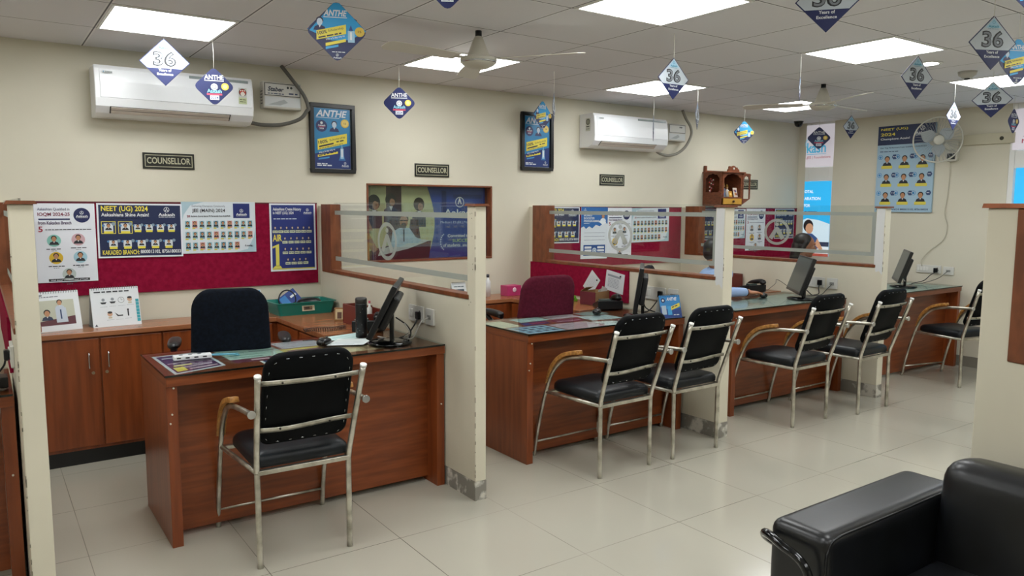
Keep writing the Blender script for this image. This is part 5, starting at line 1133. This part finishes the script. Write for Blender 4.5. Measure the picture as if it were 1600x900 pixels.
g = G(); g.ell((-.095, 0, .035), (.012, .028, .03), M_BLACK); g.build('ear_pad', t); g = G(); g.ell((.0, 0, .04), (.012, .028, .03), M_BLACK); g.build('ear_pad', t)
t = thing('pouch', 'black pouch lying in the teal tray', 'pouch', (1.82, 4.99, DT+.006)); g = G(); g.ell((0, 0, .052), (.085, .055, .046), M_BLACK, 20, 10, e=.6, e2=.8); g.build('body', t)
g = G(); g.tube(spline([(-.07, -.02, .088), (-.02, -.03, .098), (.04, -.02, .094), (.07, .0, .083)]), .0025, mat('#55585e', .4, .5), 6); g.build('zip', t)
# tent calendars
def tent(x, y, rz, w_, h_, label, draw, d_=.07, base='#d9dde0', z=DT, lean=15, spiral=True, cat='desk calendar'):
    t = thing('desk_calendar', label, cat, (x, y, z), R1(rz)); hh = h_/math.cos(R1(lean)); fy = math.tan(R1(lean))*h_
    p = Pan(w_, hh, base, t=.002); draw(p, w_, hh); p.build('front_page', t, loc=(-w_/2, -fy, 0), rot=(R1(-lean), 0, 0))
    g = G(); g.prism([(fy, 0), (fy+.002, 0), (.002, h_), (0, h_)], -w_/2, w_/2, mat('#c9ccc9', .5), axis='x'); g.prism([(-fy, .0), (fy, 0), (fy, .0015), (-fy, .0015)], -w_/2, w_/2, mat('#c9ccc9', .5), axis='x'); g.build('stand', t)
    if spiral:
        g = G(); n = int(w_/.013)
        for i in range(n):
            x0 = -w_/2+.01+i*(w_-.02)/(n-1); g.tube([(x0, -.001+.007*math.cos(a), h_-.002+.009*math.sin(a)) for a in [R1(40*j) for j in range(10)]], .0012, mat('#3c3e42', .4), 4)
        g.build('spiral', t)
def dr_photo(p, w_, h_):
    p.rect(.01, .035, w_-.03, h_*.78, '#b7b9a6', 1); p.poly([(.01, .035), (w_-.03, .035), (w_-.03, .085), (.01, .055)], '#5a2a33', 2); p.rect(.01, .04, .05, h_*.78, '#4a3a38', 2); p.face(.095, .095, .042, None, shirt='#232c48', lv=3); p.poly([(.14, .05), (.20, .05), (.195, .135), (.14, .135)], '#b9c3cf', 3); p.face(.165, .155, .035, None, shirt='#b9c3cf', lv=4); p.rect(.163, .07, .17, .125, '#2a3f66', 8); p.lines(.01, h_*.86, w_*.6, '#4b5160', h=.004); p.lines(.01, h_*.9, w_*.3, '#24262e', h=.006)
def dr_steps(p, w_, h_):
    p.lines(.02, h_*.88, w_*.85, '#22252c', h=.008)
    for i, (u, v) in enumerate([(.25, .66), (.44, .67), (.62, .67), (.80, .68), (.36, .32), (.55, .32), (.74, .33)]):
        x, z = u*w_, v*h_
        if i in (0, 1): p.poly([(x-.018, z-.006), (x+.018, z-.006), (x+.01, z-.018), (x-.01, z-.018)], '#2b2e33', 2); p.disc(x, z+.008, .009, '#8a8f96', 3)
        elif i == 2: p.ring(x, z, .018, .002, '#4b5057', 2); p.rect(x-.001, z, x+.001, z+.012, '#4b5057', 2); p.rect(x, z-.001, x+.009, z+.001, '#4b5057', 2)
        elif i in (3, 4): p.disc(x, z, .014, '#c9a184', 2); p.disc(x, z+.01, .013, '#23201f', 3, rz=.007); p.rect(x-.010, z-.026, x+.010, z-.016, '#c2b59a', 2)
        elif i == 5: p.poly([(x-.025, z+.01), (x-.005, z-.008), (x+.02, z-.008), (x+.02, z-.016), (x-.01, z-.016)], '#2b2e33', 2)
        else: p.rect(x-.004, z-.02, x+.004, z+.012, '#2b2e33', 2); p.disc(x, z+.018, .006, '#2b2e33', 2)
        p.lines(x-.02, z-.036, x+.02, '#9aa0a6', h=.002)
    for k in range(7): p.rect(w_-.022, .02+k*.02, w_-.004, .038+k*.02, '#2f9aa6', 3)
    p.poly([(.008, .006), (.026, .006), (.017, .02)], '#3b4048', 2)
tent(.33, 5.10, 12, .27, .225, 'white desk calendar with a photo, half hidden by the left partition', dr_photo)
tent(.655, 5.125, 5, .265, .228, 'white desk calendar with small drawings and teal tabs', dr_steps)
tent(1.47, 5.10, 10, .12, .165, 'blue standing card behind the black swivel chair', lambda p, a, b: (p.rect(.004, b*.35, a-.004, b-.004, '#2f93cf'), p.poly([(.004, b*.3), (a-.004, b*.55), (a-.004, b*.3)], '#17306f', 2), p.rect(.004, .02, a-.004, b*.35, '#1d4a8e'), p.lines(.02, b*.8, a*.7, WHT, h=.006)), spiral=False)
tent(3.08, 5.12, 0, .13, .125, 'white desk calendar behind the first glazed partition', dr_photo if 0 else (lambda p, a, b: (p.rect(.02, .03, a-.02, b*.6, '#2a3c4a'), p.lines(.02, b*.75, a-.02, '#55606a', h=.006))))
def dr_an(p, w_, h_):
    p.poly([(0, 0), (w_, 0), (w_, h_*.45), (w_*.5, h_*.35), (0, h_*.5)], '#1a3f86', 1); p.disc(w_*.17, h_*.78, .016, '#17245c', 2); p.disc(w_*.17, h_*.78, .008, WHT, 3, 8); p.text('ANTHE', w_*.34, h_*.76, w_*.5, h_*.15, WHT, 3, bold=2)
    p.poly([(w_*.52, h_*.34), (w_*.95, h_*.5), (w_*.95, h_*.66), (w_*.52, h_*.5)], YEL, 4); p.lines(w_*.56, h_*.44, w_*.9, '#14183a', h=.006, lv=6, rot=.3); p.rect(w_*.34, h_*.14, w_*.54, h_*.52, '#3fa0d8', 3); p.rect(w_*.06, h_*.16, w_*.28, h_*.55, '#a9bccc', 3); p.lines(w_*.6, h_*.12, w_*.9, WHT, h=.005)
tent(3.725, 3.49, -16, .155, .145, 'small bright blue desk calendar at the right end of the second desk', dr_an, base='#2f86c8', lean=18)
t = thing('spray_bottle', 'slim white bottle behind the first partition post', 'bottle', (3.36, 5.12, DT)); g = G(); g.lathe([(0, 0), (.022, 0), (.022, .12), (.01, .14), (.009, .16)], mat('#d6d9da', .35), 16); g.build('body', t); g = G(); g.lathe([(.012, .155), (.012, .18), (.0, .182)], mat('#2c3038', .4), 12); g.build('cap', t)
t = thing('file_box', 'pink file box with round hole left of the maroon chair', 'file box', (3.56, 5.08, DT)); m = mat('#b23468', .4)
g = G(); g.box((-.07, -.05, 0), (.07, .05, .085), m); g.build('body', t, bevel=.004); g = G(); g.lathe([(.014, 0), (.02, .002), (.014, .004)], mat('#e0c4d0', .4), 16, M=Matrix.Translation((.0, -.051, .05))@Matrix.Rotation(PI/2, 4, 'X')); g.cyl((0, -.0515, .05), (0, -.0505, .05), .013, mat('#2a1019', .5), 14); g.build('finger_hole', t)
t = thing('stamp_pad', 'lime green domed case on the side counter beside the maroon chair', 'case', (3.72, 4.50, DT)); m = mat('#6fae2c', .3)
g = G(); g.box((-.045, -.03, 0), (.045, .03, .022), m); g.build('base', t, bevel=.006, seg=3); g = G(); g.ell((0, 0, .022), (.044, .03, .028), m, 20, 10, e=.7); g.build('lid', t); g = G(); g.box((-.01, -.032, .014), (.01, -.029, .026), mat('#3f7018', .4)); g.build('clasp', t)
t = thing('cardboard_box', 'small open cardboard box with maroon side on the second side counter', 'box', (3.765, 4.27, DT), R1(12)); k_ = mat('#9c7a52', .7); m = mat('#5f1a26', .6)
g = G(); g.box((-.09, -.07, 0), (.09, .07, .004), k_).box((-.09, -.07, .004), (.09, -.066, .10), k_).box((-.09, .066, .004), (.09, .07, .10), k_).box((.086, -.066, .004), (.09, .066, .10), k_); g.build('body', t)
g = G(); g.box((-.094, -.07, .004), (-.09, .07, .10), m); s_ = g.build('side', t); s_['label'] = 'maroon end of the box'
g = G(); g.box((-.09, 0, 0), (.0, .002, .06), k_, M=Matrix.Translation((0, .07, .10))@Matrix.Rotation(R1(60), 4, 'X')); g.build('flap', t)
t = thing('paper_bundle', 'crumpled white papers poking out of the small cardboard box', 'paper', (3.79, 4.25, DT+.006)); g = G()
g.prism([(-.03, .0), (.05, .0), (.09, .10), (.02, .13)], -.01, -.008, mat('#c9c6c0', .7)); g.prism([(-.02, .0), (.06, .0), (.06, .12), (.0, .10)], .01, .012, mat('#b9b4ae', .7)); g.build('sheet', t)
# papers pinned on the side felt board (board faces -x)
def pinned(y, z, rot, w_, h_, label, tab=False):
    p = Pan(w_, h_, '#cdd0d4', t=.001); 
    if tab:
        p.rect(.02, h_*.72, w_*.8, h_*.82, '#8a9098', 2)
        for r_ in range(7): p.lines(.03, h_*(.62-.07*r_), w_*.75, '#9aa0a8', h=.005)
    else:
        for r_ in range(7): p.lines(.02, h_*(.8-.09*r_), w_*(.85-.05*(r_ % 3)), '#b3b7bd', h=.003)
    g = p; t = thing('paper_note', label, 'paper', (3.858, y, z), -PI/2, rot=(0, R1(rot), -PI/2)); p.build('page', t)
    g = G(); g.cyl((w_*.5, -.001, h_-.015), (w_*.5, -.009, h_-.015), .005, mat('#c33', .3), 10) if 0 else g.ell((w_*.8, -.006, h_-.02), (.006, .006, .006), M_BLACK, 10, 6); g.build('pin', t)
pinned(4.52, .885, 38, .12, .17, 'white paper pinned askew on the low maroon board')
pinned(4.27, .885, 8, .20, .15, 'white sheet with a grey table pinned on the low maroon board', True)
# left photo edge: charger box on the cut off desk
t = thing('adapter_box', 'small black and white device on the desk at the left photo edge', 'device', (.035, 3.60, DT)); g = G(); g.box((-.10, -.05, 0), (.0, .05, .05), mat('#c4c8ca', .35)); g.build('case', t, bevel=.004); g = G(); g.box((.001, -.045, .004), (.03, .045, .046), M_BLACK); g.build('end_cap', t, bevel=.003)
t = thing('organiser_tray', 'maroon organiser behind the telephone on the third desk', 'organiser', (5.66, 4.52, DT)); m = mat('#6b2018', .4)
g = G(); g.box((-.08, -.05, 0), (.08, .05, .008), m).box((-.08, -.05, .008), (-.072, .05, .12), m).box((.072, -.05, .008), (.08, .05, .12), m).box((-.072, -.05, .008), (.072, -.042, .12), m).box((-.072, .042, .008), (.072, .05, .12), m); g.build('box', t, bevel=.006)

# ================================================================== SHRINE
t = thing('shrine', 'carved brown wooden shrine on the back wall with figurines', 'shrine', (6.07, YW, 1.515)); Wd, D = .30, .25; H = .36
g = G(); m = M_TEMPLE
g.box((0, -D, 0), (Wd, -.001, .014), m).box((0, -D, .08), (Wd, -.012, .09), m).box((0, -.014, 0), (Wd, -.001, H), m)
g.build('back_and_base', t)
def archpoly(w_, z0, z1, n=5):
    """scalloped arch opening outline across width w_"""
    pts = [(0, z0)]
    k = 5
    for i in range(k):
        a0 = PI-PI*i/k; a1 = PI-PI*(i+1)/k; c0 = Vector((w_/2+w_/2*math.cos(a0), z1-.06+.06*math.sin(a0)*1.1)); c1 = Vector((w_/2+w_/2*math.cos(a1), z1-.06+.06*math.sin(a1)*1.1))
        mid = (c0+c1)/2; 
        for j in range(5):
            f = j/4; q = c0.lerp(c1, f); out = (q-Vector((w_/2, z1-.08))).normalized(); pts.append(tuple(q+out*.012*math.sin(PI*f)))
    pts.append((w_, z0)); return pts
def archwall(w_, x0, z0, z1, zspring, border):
    """panel x0..x0+w_ by z0..z1 minus arch: built as two jambs and a scalloped head"""
    iw = w_-2*border; ar = [(x0+border+a, b) for a, b in archpoly(iw, zspring, z1-.02)]
    g = G(); 
    for i in range(len(ar)-1):
        (a, b), (c, d) = ar[i], ar[i+1]
        if abs(c-a) < 1e-6: continue
        g.prism([(a, b), (c, d), (c, z1), (a, z1)], -.008, 0, M_TEMPLE)
    g.box((x0, -.008, z0), (x0+border, 0, z1), M_TEMPLE).box((x0+w_-border, -.008, z0), (x0+w_, 0, z1), M_TEMPLE)
    return g
o = archwall(Wd, 0, .09, H-.03, .26, .022).build('front_arch', t, loc=(0, -D+.008, 0))
o = archwall(D-.02, 0, .14, H-.03, .23, .03).build('side_arch', t, loc=(.0, -.0135, 0), rz=-PI/2)
g = G(); g.box((Wd-.008, -D+.004, .0), (Wd, -.015, H-.03), m); g.build('side_panel', t)
g = G(); g.box((-.0085, -D+.0085, .0), (-.0005, -.0145, .139), m); g.build('side_panel', t)
g = G(); g.box((-.02, -D-.02, H-.03), (Wd+.03, -.001, H-.018), m); g.build('roof', t, bevel=.003)
g = G(); cr = [(.06, 0), (.24, 0), (.235, .02), (.215, .03), (.205, .045), (.185, .043), (.17, .055), (.15, .06), (.13, .055), (.115, .043), (.095, .055), (.08, .05), (.08, .03), (.065, .02)]
g.prism([(a, b+H-.018) for a, b in cr], -D-.008, -D+.004, m); g.build('crest', t)
g = G(); g.ell((.15, -D-.01, H+.012), (.011, .004, .011), mat('#d0cfc6', .4), 12, 6); g.build('ornament', t)
g = G(); g.box((-.002, -.028, 0), (.024, -.001, H+.045), m); g.build('rear_post', t, bevel=.002)
g = G(); g.box((.012, -D-.006, .018), (Wd-.008, -D+.004, .076), mat('#b88a34', .4)); dr = g.build('drawer', t, bevel=.002); g = G(); g.ell((.155, -D-.016, .047), (.012, .012, .012), mat('#3a1c10', .35), 12, 8); g.build('knob', dr)
g = archwall(.15, 0, 0, .24, .15, .02); g.prism([(-.0, .24), (.16, .24), (.13, .255), (.0, .255)], -.012, .004, m); g.prism([(.0, .0), (.15, .0), (.0, -.06)], -.008, 0, m)
g.build('open_door', t, loc=(Wd+.001, -D+.004, .075), rz=R1(8))
def figurine(x, y, z, s_, c1, c2, label, h_=1.0):
    t2 = thing('figurine', label, 'figurine', (x, y, z)); g = G(); g.lathe([(0, 0), (.020*s_, 0), (.022*s_, .01*s_), (.015*s_, .035*s_), (.018*s_, .05*s_), (.008*s_, .062*s_), (0, .064*s_)], mat(c1, .4), 14); g.build('robe', t2)
    g = G(); g.ell((0, 0, .074*s_), (.011*s_, .011*s_, .013*s_), mat('#c79b6c', .5), 12, 8); g.build('head', t2); g = G(); g.lathe([(.011*s_, .08*s_), (.007*s_, .095*s_), (0, .105*s_)], mat(c2, .35, .3), 12); g.build('crown', t2)
zf = 1.515+.0905
figurine(6.15, 5.10, zf, 1.15, '#a93a2c', '#c9a548', 'small red robed figurine at the left inside the shrine')
figurine(6.21, 5.12, zf, 1.5, '#4a1d5a', '#c9a548', 'tallest purple robed figurine in the middle of the shrine')
figurine(6.28, 5.13, zf, 1.3, '#cfc9bd', '#b98e3a', 'white robed figurine in the right half of the shrine')
def card(x, y, z, w_, h_, base, dec, label, rz=0, lean=12):
    t2 = thing('picture_card', label, 'picture card', (x, y, z), R1(rz)); p = Pan(w_, h_, base, t=.003)
    for d in dec: p.disc(d[0]*w_, d[1]*h_, d[2], d[3], 2+d[4], 10)
    p.build('card', t2, loc=(-w_/2, 0, 0), rot=(R1(-lean), 0, 0))
card(6.135, 5.055, zf, .07, .09, '#54606e', [(.5, .6, .022, '#c9a53c', 0), (.6, .4, .016, '#3b4aa0', 1), (.4, .3, .014, '#d9d6cc', 2)], 'small grey and yellow picture card at the front left of the shrine', -10)
card(6.31, 5.035, zf, .075, .095, '#c9beb0', [(.3, .7, .012, '#7a2a3a', 0), (.6, .65, .012, '#3a3a6a', 1), (.45, .35, .016, '#a8702c', 2), (.75, .3, .012, '#7a2a3a', 3)], 'small cream picture card with red figures at the front right of the shrine', 8)
card(6.225, 5.03, zf, .05, .06, '#b07a24', [(.5, .5, .014, '#e0c46a', 0)], 'tiny golden card between the two front shrine cards', 0)
g = G(); 
for i in range(16):
    a = i*1.3; g.ell((.03*math.sin(a)*(1-.02*i), .004*math.cos(a*2), -.009*i), (.008, .006, .007), mat(['#b8372a', '#d8d2c2', '#c86f78', '#5a2a1e'][i % 4], .6), 8, 6)
tag(g.build('flower_garland', loc=(6.05, 5.14, 1.515+.27)), 'pink and white flower garland on the left side of the shrine', 'garland')
# ================================================================== PEOPLE
def fuse(g, name, parent, vox=.006, smooth=3, fac=.5):
    """closed shapes fused into one continuous skin"""
    o = g.build(name, parent)
    r = o.modifiers.new('remesh', 'REMESH'); r.mode = 'VOXEL'; r.voxel_size = vox; r.use_smooth_shade = True
    s_ = o.modifiers.new('smooth', 'SMOOTH'); s_.iterations = smooth; s_.factor = fac
    return o
def head_matrix(c, yaw, pitch=0.0): return Matrix.Translation(c)@Matrix.Rotation(R1(yaw), 4, 'Z')@Matrix.Rotation(R1(pitch), 4, 'X')
def head_geo(g, M, m, k=1.0):
    """head about 0.225 tall, faces -y, origin at its centre"""
    g.ell((0, .012*k, .030*k), (.073*k, .092*k, .082*k), m, 24, 14, M=M); g.ell((0, -.018*k, -.030*k), (.058*k, .066*k, .074*k), m, 24, 14, M=M)
    g.ell((0, -.052*k, -.085*k), (.026*k, .026*k, .022*k), m, 14, 8, M=M); g.ell((0, -.075*k, .028*k), (.05*k, .016*k, .016*k), m, 14, 8, M=M)
    g.capsule((0, -.080*k, .016*k), (0, -.100*k, -.020*k), .008*k, .012*k, m, M=M); g.ell((0, -.092*k, -.022*k), (.017*k, .012*k, .009*k), m, 12, 8, M=M)
    g.ell((0, -.080*k, -.048*k), (.023*k, .010*k, .006*k), m, 12, 8, M=M); g.ell((0, -.078*k, -.059*k), (.019*k, .010*k, .007*k), m, 12, 8, M=M)
    for s_ in (-1, 1):
        g.ell((s_*.040*k, -.052*k, -.015*k), (.022*k, .022*k, .024*k), m, 12, 8, M=M); g.ell((s_*.074*k, .012*k, -.005*k), (.008*k, .018*k, .031*k), m, 12, 8, M=M)
def head_bits(t, M, k=1.0):
    for s_ in (-1, 1):
        g = G(); g.ell((s_*.030*k, -.062*k, .006*k), (.0135*k, .012*k, .007*k), mat('#c9c4bb', .3), 14, 8, M=M); g.ell((s_*.030*k, -.0725*k, .006*k), (.0062*k, .003*k, .0062*k), mat('#120c09', .2), 10, 6, M=M); g.build('eye', t)
        g = G(); g.tube([M@Vector((s_*.014*k, -.086*k, .026*k)), M@Vector((s_*.03*k, -.084*k, .032*k)), M@Vector((s_*.046*k, -.072*k, .027*k))], .0032*k, mat('#15100e', .7), 6); g.build('eyebrow', t)
    g = G(); g.ell((0, -.0895*k, -.0535*k), (.021*k, .004*k, .0065*k), mat('#6d3230', .45), 12, 6, M=M); g.build('lips', t)
def hand_geo(g, w_, d, up, m, curl=.5, side=1, k=1.0):
    """palm and five separate fingers; d = direction of the fingers, up = back of the hand, side = where the thumb leaves"""
    d = d.normalized(); up = (up-d*up.dot(d)).normalized(); lt = d.cross(up).normalized()*side
    MM = Matrix((lt, d, up)).transposed().to_4x4(); MM.translation = w_
    g.ell((0, .048*k, 0), (.041*k, .052*k, .015*k), m, 20, 10, e=.75, M=MM); g.capsule((0, -.03*k, 0), (0, .015*k, 0), .024*k, .026*k, m, M=MM)
    for i, (x, L_) in enumerate(((.030, .072), (.010, .080), (-.010, .075), (-.029, .060))):
        p0 = Vector((x*k, .088*k, .003*k)); a = 0.0; q = p0; g.capsule((x*.8*k, .05*k, 0), q, .0098*k, .0098*k, m, M=MM)
        for j, f in enumerate((.42, .32, .26)):
            a += curl*(.45, .65, .5)[j]; nx = q+Vector(((x*.25)*f*k, math.cos(a)*L_*f*k, -math.sin(a)*L_*f*k)); g.capsule(q, nx, (.0092-.0008*j)*k, (.0086-.0009*j)*k, m, M=MM); q = nx
    g.capsule((.030*k, .018*k, -.004*k), (.052*k, .050*k, -.012*k), .0135*k, .011*k, m, M=MM); g.capsule((.052*k, .050*k, -.012*k), (.055*k, .082*k, -.018*k), .0105*k, .008*k, m, M=MM)
def person(label, hip, neck, headc, yaw, skin, shirt, trouser, arms, long_hair, pitch=0, fd=(.75, -.65), feet_z=.0, sleeve=1.0, hm='#0f0c0c', vest=None, k=1.0):
    t = thing('person', label, 'person', (0, 0, 0)); ms = mat(skin, .5); f = Vector((fd[0], fd[1], 0)).normalized(); r = Vector((f.y, -f.x, 0)); M = head_matrix(headc, yaw, pitch)
    hip, neck, headc = Vector(hip), Vector(neck), Vector(headc)
    g = G(); head_geo(g, M, ms, k); g.capsule(neck-Vector((0, 0, .06)), M@Vector((0, .025, -.06)), .052, .048, ms)
    g.capsule(hip, neck-Vector((0, 0, .10)), .10, .09, ms)
    for s_, (sh, el, wr, hd, up) in zip((1, -1), arms):
        g.capsule(sh, el, .040, .034, ms); g.capsule(el, wr, .033, .024, ms); g.capsule(neck-Vector((0, 0, .09)), sh, .06, .045, ms)
        hand_geo(g, Vector(wr), Vector(hd), Vector(up), ms, .55, -s_)
    kn = []
    for s_ in (1, -1):
        h_ = hip+r*.09*s_; kk = h_+f*.42+r*.03*s_; kk.z = .49; an = kk+f*.04; an.z = .09; kn.append((h_, kk, an))
        g.capsule(h_, kk, .075, .055, ms); g.capsule(kk, an, .05, .036, ms); g.capsule(an, an+f*.13+Vector((0, 0, -.04)), .036, .03, ms)
    fuse(g, 'body', t, .0055, 4)
    head_bits(t, M, k)
    mc = noisy('cloth', shirt, shirt, nscale=30, rough=.85, spec=.2, bump=.1) if 0 else mat(shirt, .85)
    g = G(); ch = hip.lerp(neck, .70)
    g.ell(tuple(hip+Vector((0, 0, .06))), (.165, .135, .13), mc, 20, 12); 
    for i in range(5):
        c = hip.lerp(neck, .15+.16*i); g.ell(tuple(c), (.0+(.150, .150, .158, .162, .135)[i],)*2+(.10,), mc, 20, 10)
    g.capsule(neck-Vector((0, 0, .10)), neck-Vector((0, 0, .025)), .075, .056, mc)
    for s_, (sh, el, wr, hd, up) in zip((1, -1), arms):
        g.capsule(neck-Vector((0, 0, .10)), sh, .075, .062, mc); e2 = Vector(el) if sleeve >= 1 else Vector(sh).lerp(Vector(el), sleeve); g.capsule(sh, e2, .060, .048, mc)
        if sleeve >= 1: g.capsule(el, Vector(el).lerp(Vector(wr), .93), .047, .036, mc)
    fuse(g, 'shirt', t, .009, 4)
    if vest:
        g = G(); mv = mat(vest, .85)
        for i in range(4):
            c = hip.lerp(neck, .15+.18*i); g.ell(tuple(c), (.0+(.165, .168, .174, .160)[i],)*2+(.10,), mv, 20, 10)
        fuse(g, 'waistcoat', t, .010, 3)
        g = G(); b = neck-Vector((0, 0, .045)); g.tube([b+r*.066*math.cos(a)+f*.060*math.sin(a)+Vector((0, 0, -.03*max(0, math.sin(a)))) for a in [2*PI*i/20 for i in range(21)]], .011, mat('#cdd3da', .8), 8)
        for q in (-1, 1): g.prism([(0, 0), (.045*q, .03), (.05*q, -.045)], -.004, .004, mat('#cdd3da', .8), M=Matrix.Translation(b+f*.072+Vector((0, 0, -.035)))@Matrix.Rotation(math.atan2(f.y, f.x)+PI/2, 4, 'Z'))
        g.build('collar', t)
    mt = mat(trouser, .85); g = G(); g.ell(tuple(hip), (.16, .14, .11), mt, 20, 10)
    for h_, kk, an in kn: g.capsule(h_, kk, .092, .068, mt); g.capsule(kk, an, .066, .055, mt)
    fuse(g, 'trousers', t, .010, 3)
    for h_, kk, an in kn:
        g = G(); c = an+f*.05; MS = Matrix.Translation((c.x, c.y, .0))@Matrix.Rotation(math.atan2(f.y, f.x), 4, 'Z'); g.ell((.03, 0, .035), (.13, .045, .034), mat('#111010', .35), 18, 10, e=.8, M=MS); g.build('shoe', t)
    mh = mat(hm, .5); g = G()
    g.ell((0, .030*k, .048*k), (.079*k, .090*k, .078*k), mh, 24, 14, M=M); g.ell((0, .05*k, .0), (.074*k, .066*k, .07*k), mh, 20, 12, M=M)
    if long_hair:
        for s_ in (-1, 1): g.capsule((s_*.066*k, .018*k, .04*k), (s_*.062*k, .05*k, -.04*k), .026*k, .024*k, mh, M=M)
        g.capsule((0, .075*k, .0), (0, .095*k, -.12*k), .055*k, .045*k, mh, M=M); g.capsule((0, .095*k, -.12*k), (.01, .10*k, -.26*k), .045*k, .022*k, mh, M=M)
    fuse(g, 'hair', t, .006, 3)
    return t
def V(*a): return Vector(a)
f_ = V(.75, -.65, 0).normalized(); r_ = V(f_.y, -f_.x, 0)
# the man at the third desk: right forearm on the glass, hand over the mouse
nk = V(5.15, 4.25, .995); hp_ = V(5.02, 4.42, .56)
person('seated person in a light blue shirt and dark waistcoat, hand on a computer mouse', hp_, nk, (5.095, 4.245, 1.115), 40, '#a56f50', '#8fa6cc', '#1c1f2a',
    [((4.98, 4.16, .925), (4.84, 3.99, .825), (5.065, 3.905, .820), (.19, -.085, -.012), (0, 0, 1)), ((5.33, 4.33, .925), (5.26, 4.41, .68), (5.10, 4.24, .63), (-.2, -.1, -.02), (0, 0, 1))], False, pitch=8, vest='#20263c', fd=(.5, -.86))
tag(tubeobj('bracelet', [V(5.058, 3.907, .820)+V(.0, .032*math.cos(a), .030*math.sin(a)) for a in [2*PI*i/12 for i in range(13)]], .003, mat('#3a1d14', .6), 'thin dark bracelet round the wrist on the third desk', 'bracelet', n=6, smooth=2), None, None)
# the woman in the far cubicle, in profile
nk = V(6.45, 4.385, .985); hp_ = V(6.33, 4.50, .55)
person('seated woman in profile with long dark hair behind the third glazed partition', hp_, nk, (6.495, 4.345, 1.135), 54, '#9c6a50', '#7f90b8', '#1b1d26',
    [((6.345, 4.25, .90), (6.40, 4.06, .76), (6.62, 3.93, .80), (.2, -.1, -.02), (0, 0, 1)), ((6.56, 4.50, .90), (6.70, 4.33, .76), (6.80, 4.12, .80), (.1, -.2, -.02), (0, 0, 1))], True, pitch=4, sleeve=.7)

# ================================================================== tidy origins: every thing's empty stands at its base
bpy.context.view_layer.update()
for o in [x for x in bpy.data.objects if x.parent is None and x.type in ('EMPTY', 'MESH') and x.location.length < 1e-6]:
    k_ = o.get('kind')
    if k_ == 'structure': continue
    ms = [o] if o.type == 'MESH' else [c for c in o.children_recursive if c.type == 'MESH']
    pts = [c.matrix_world@Vector(b) for c in ms for b in c.bound_box]
    if not pts: continue
    P = Vector(((min(p.x for p in pts)+max(p.x for p in pts))/2, (min(p.y for p in pts)+max(p.y for p in pts))/2, min(p.z for p in pts)))
    for me in {c.data for c in ms}: me.transform(Matrix.Translation(-P))
    o.location = P
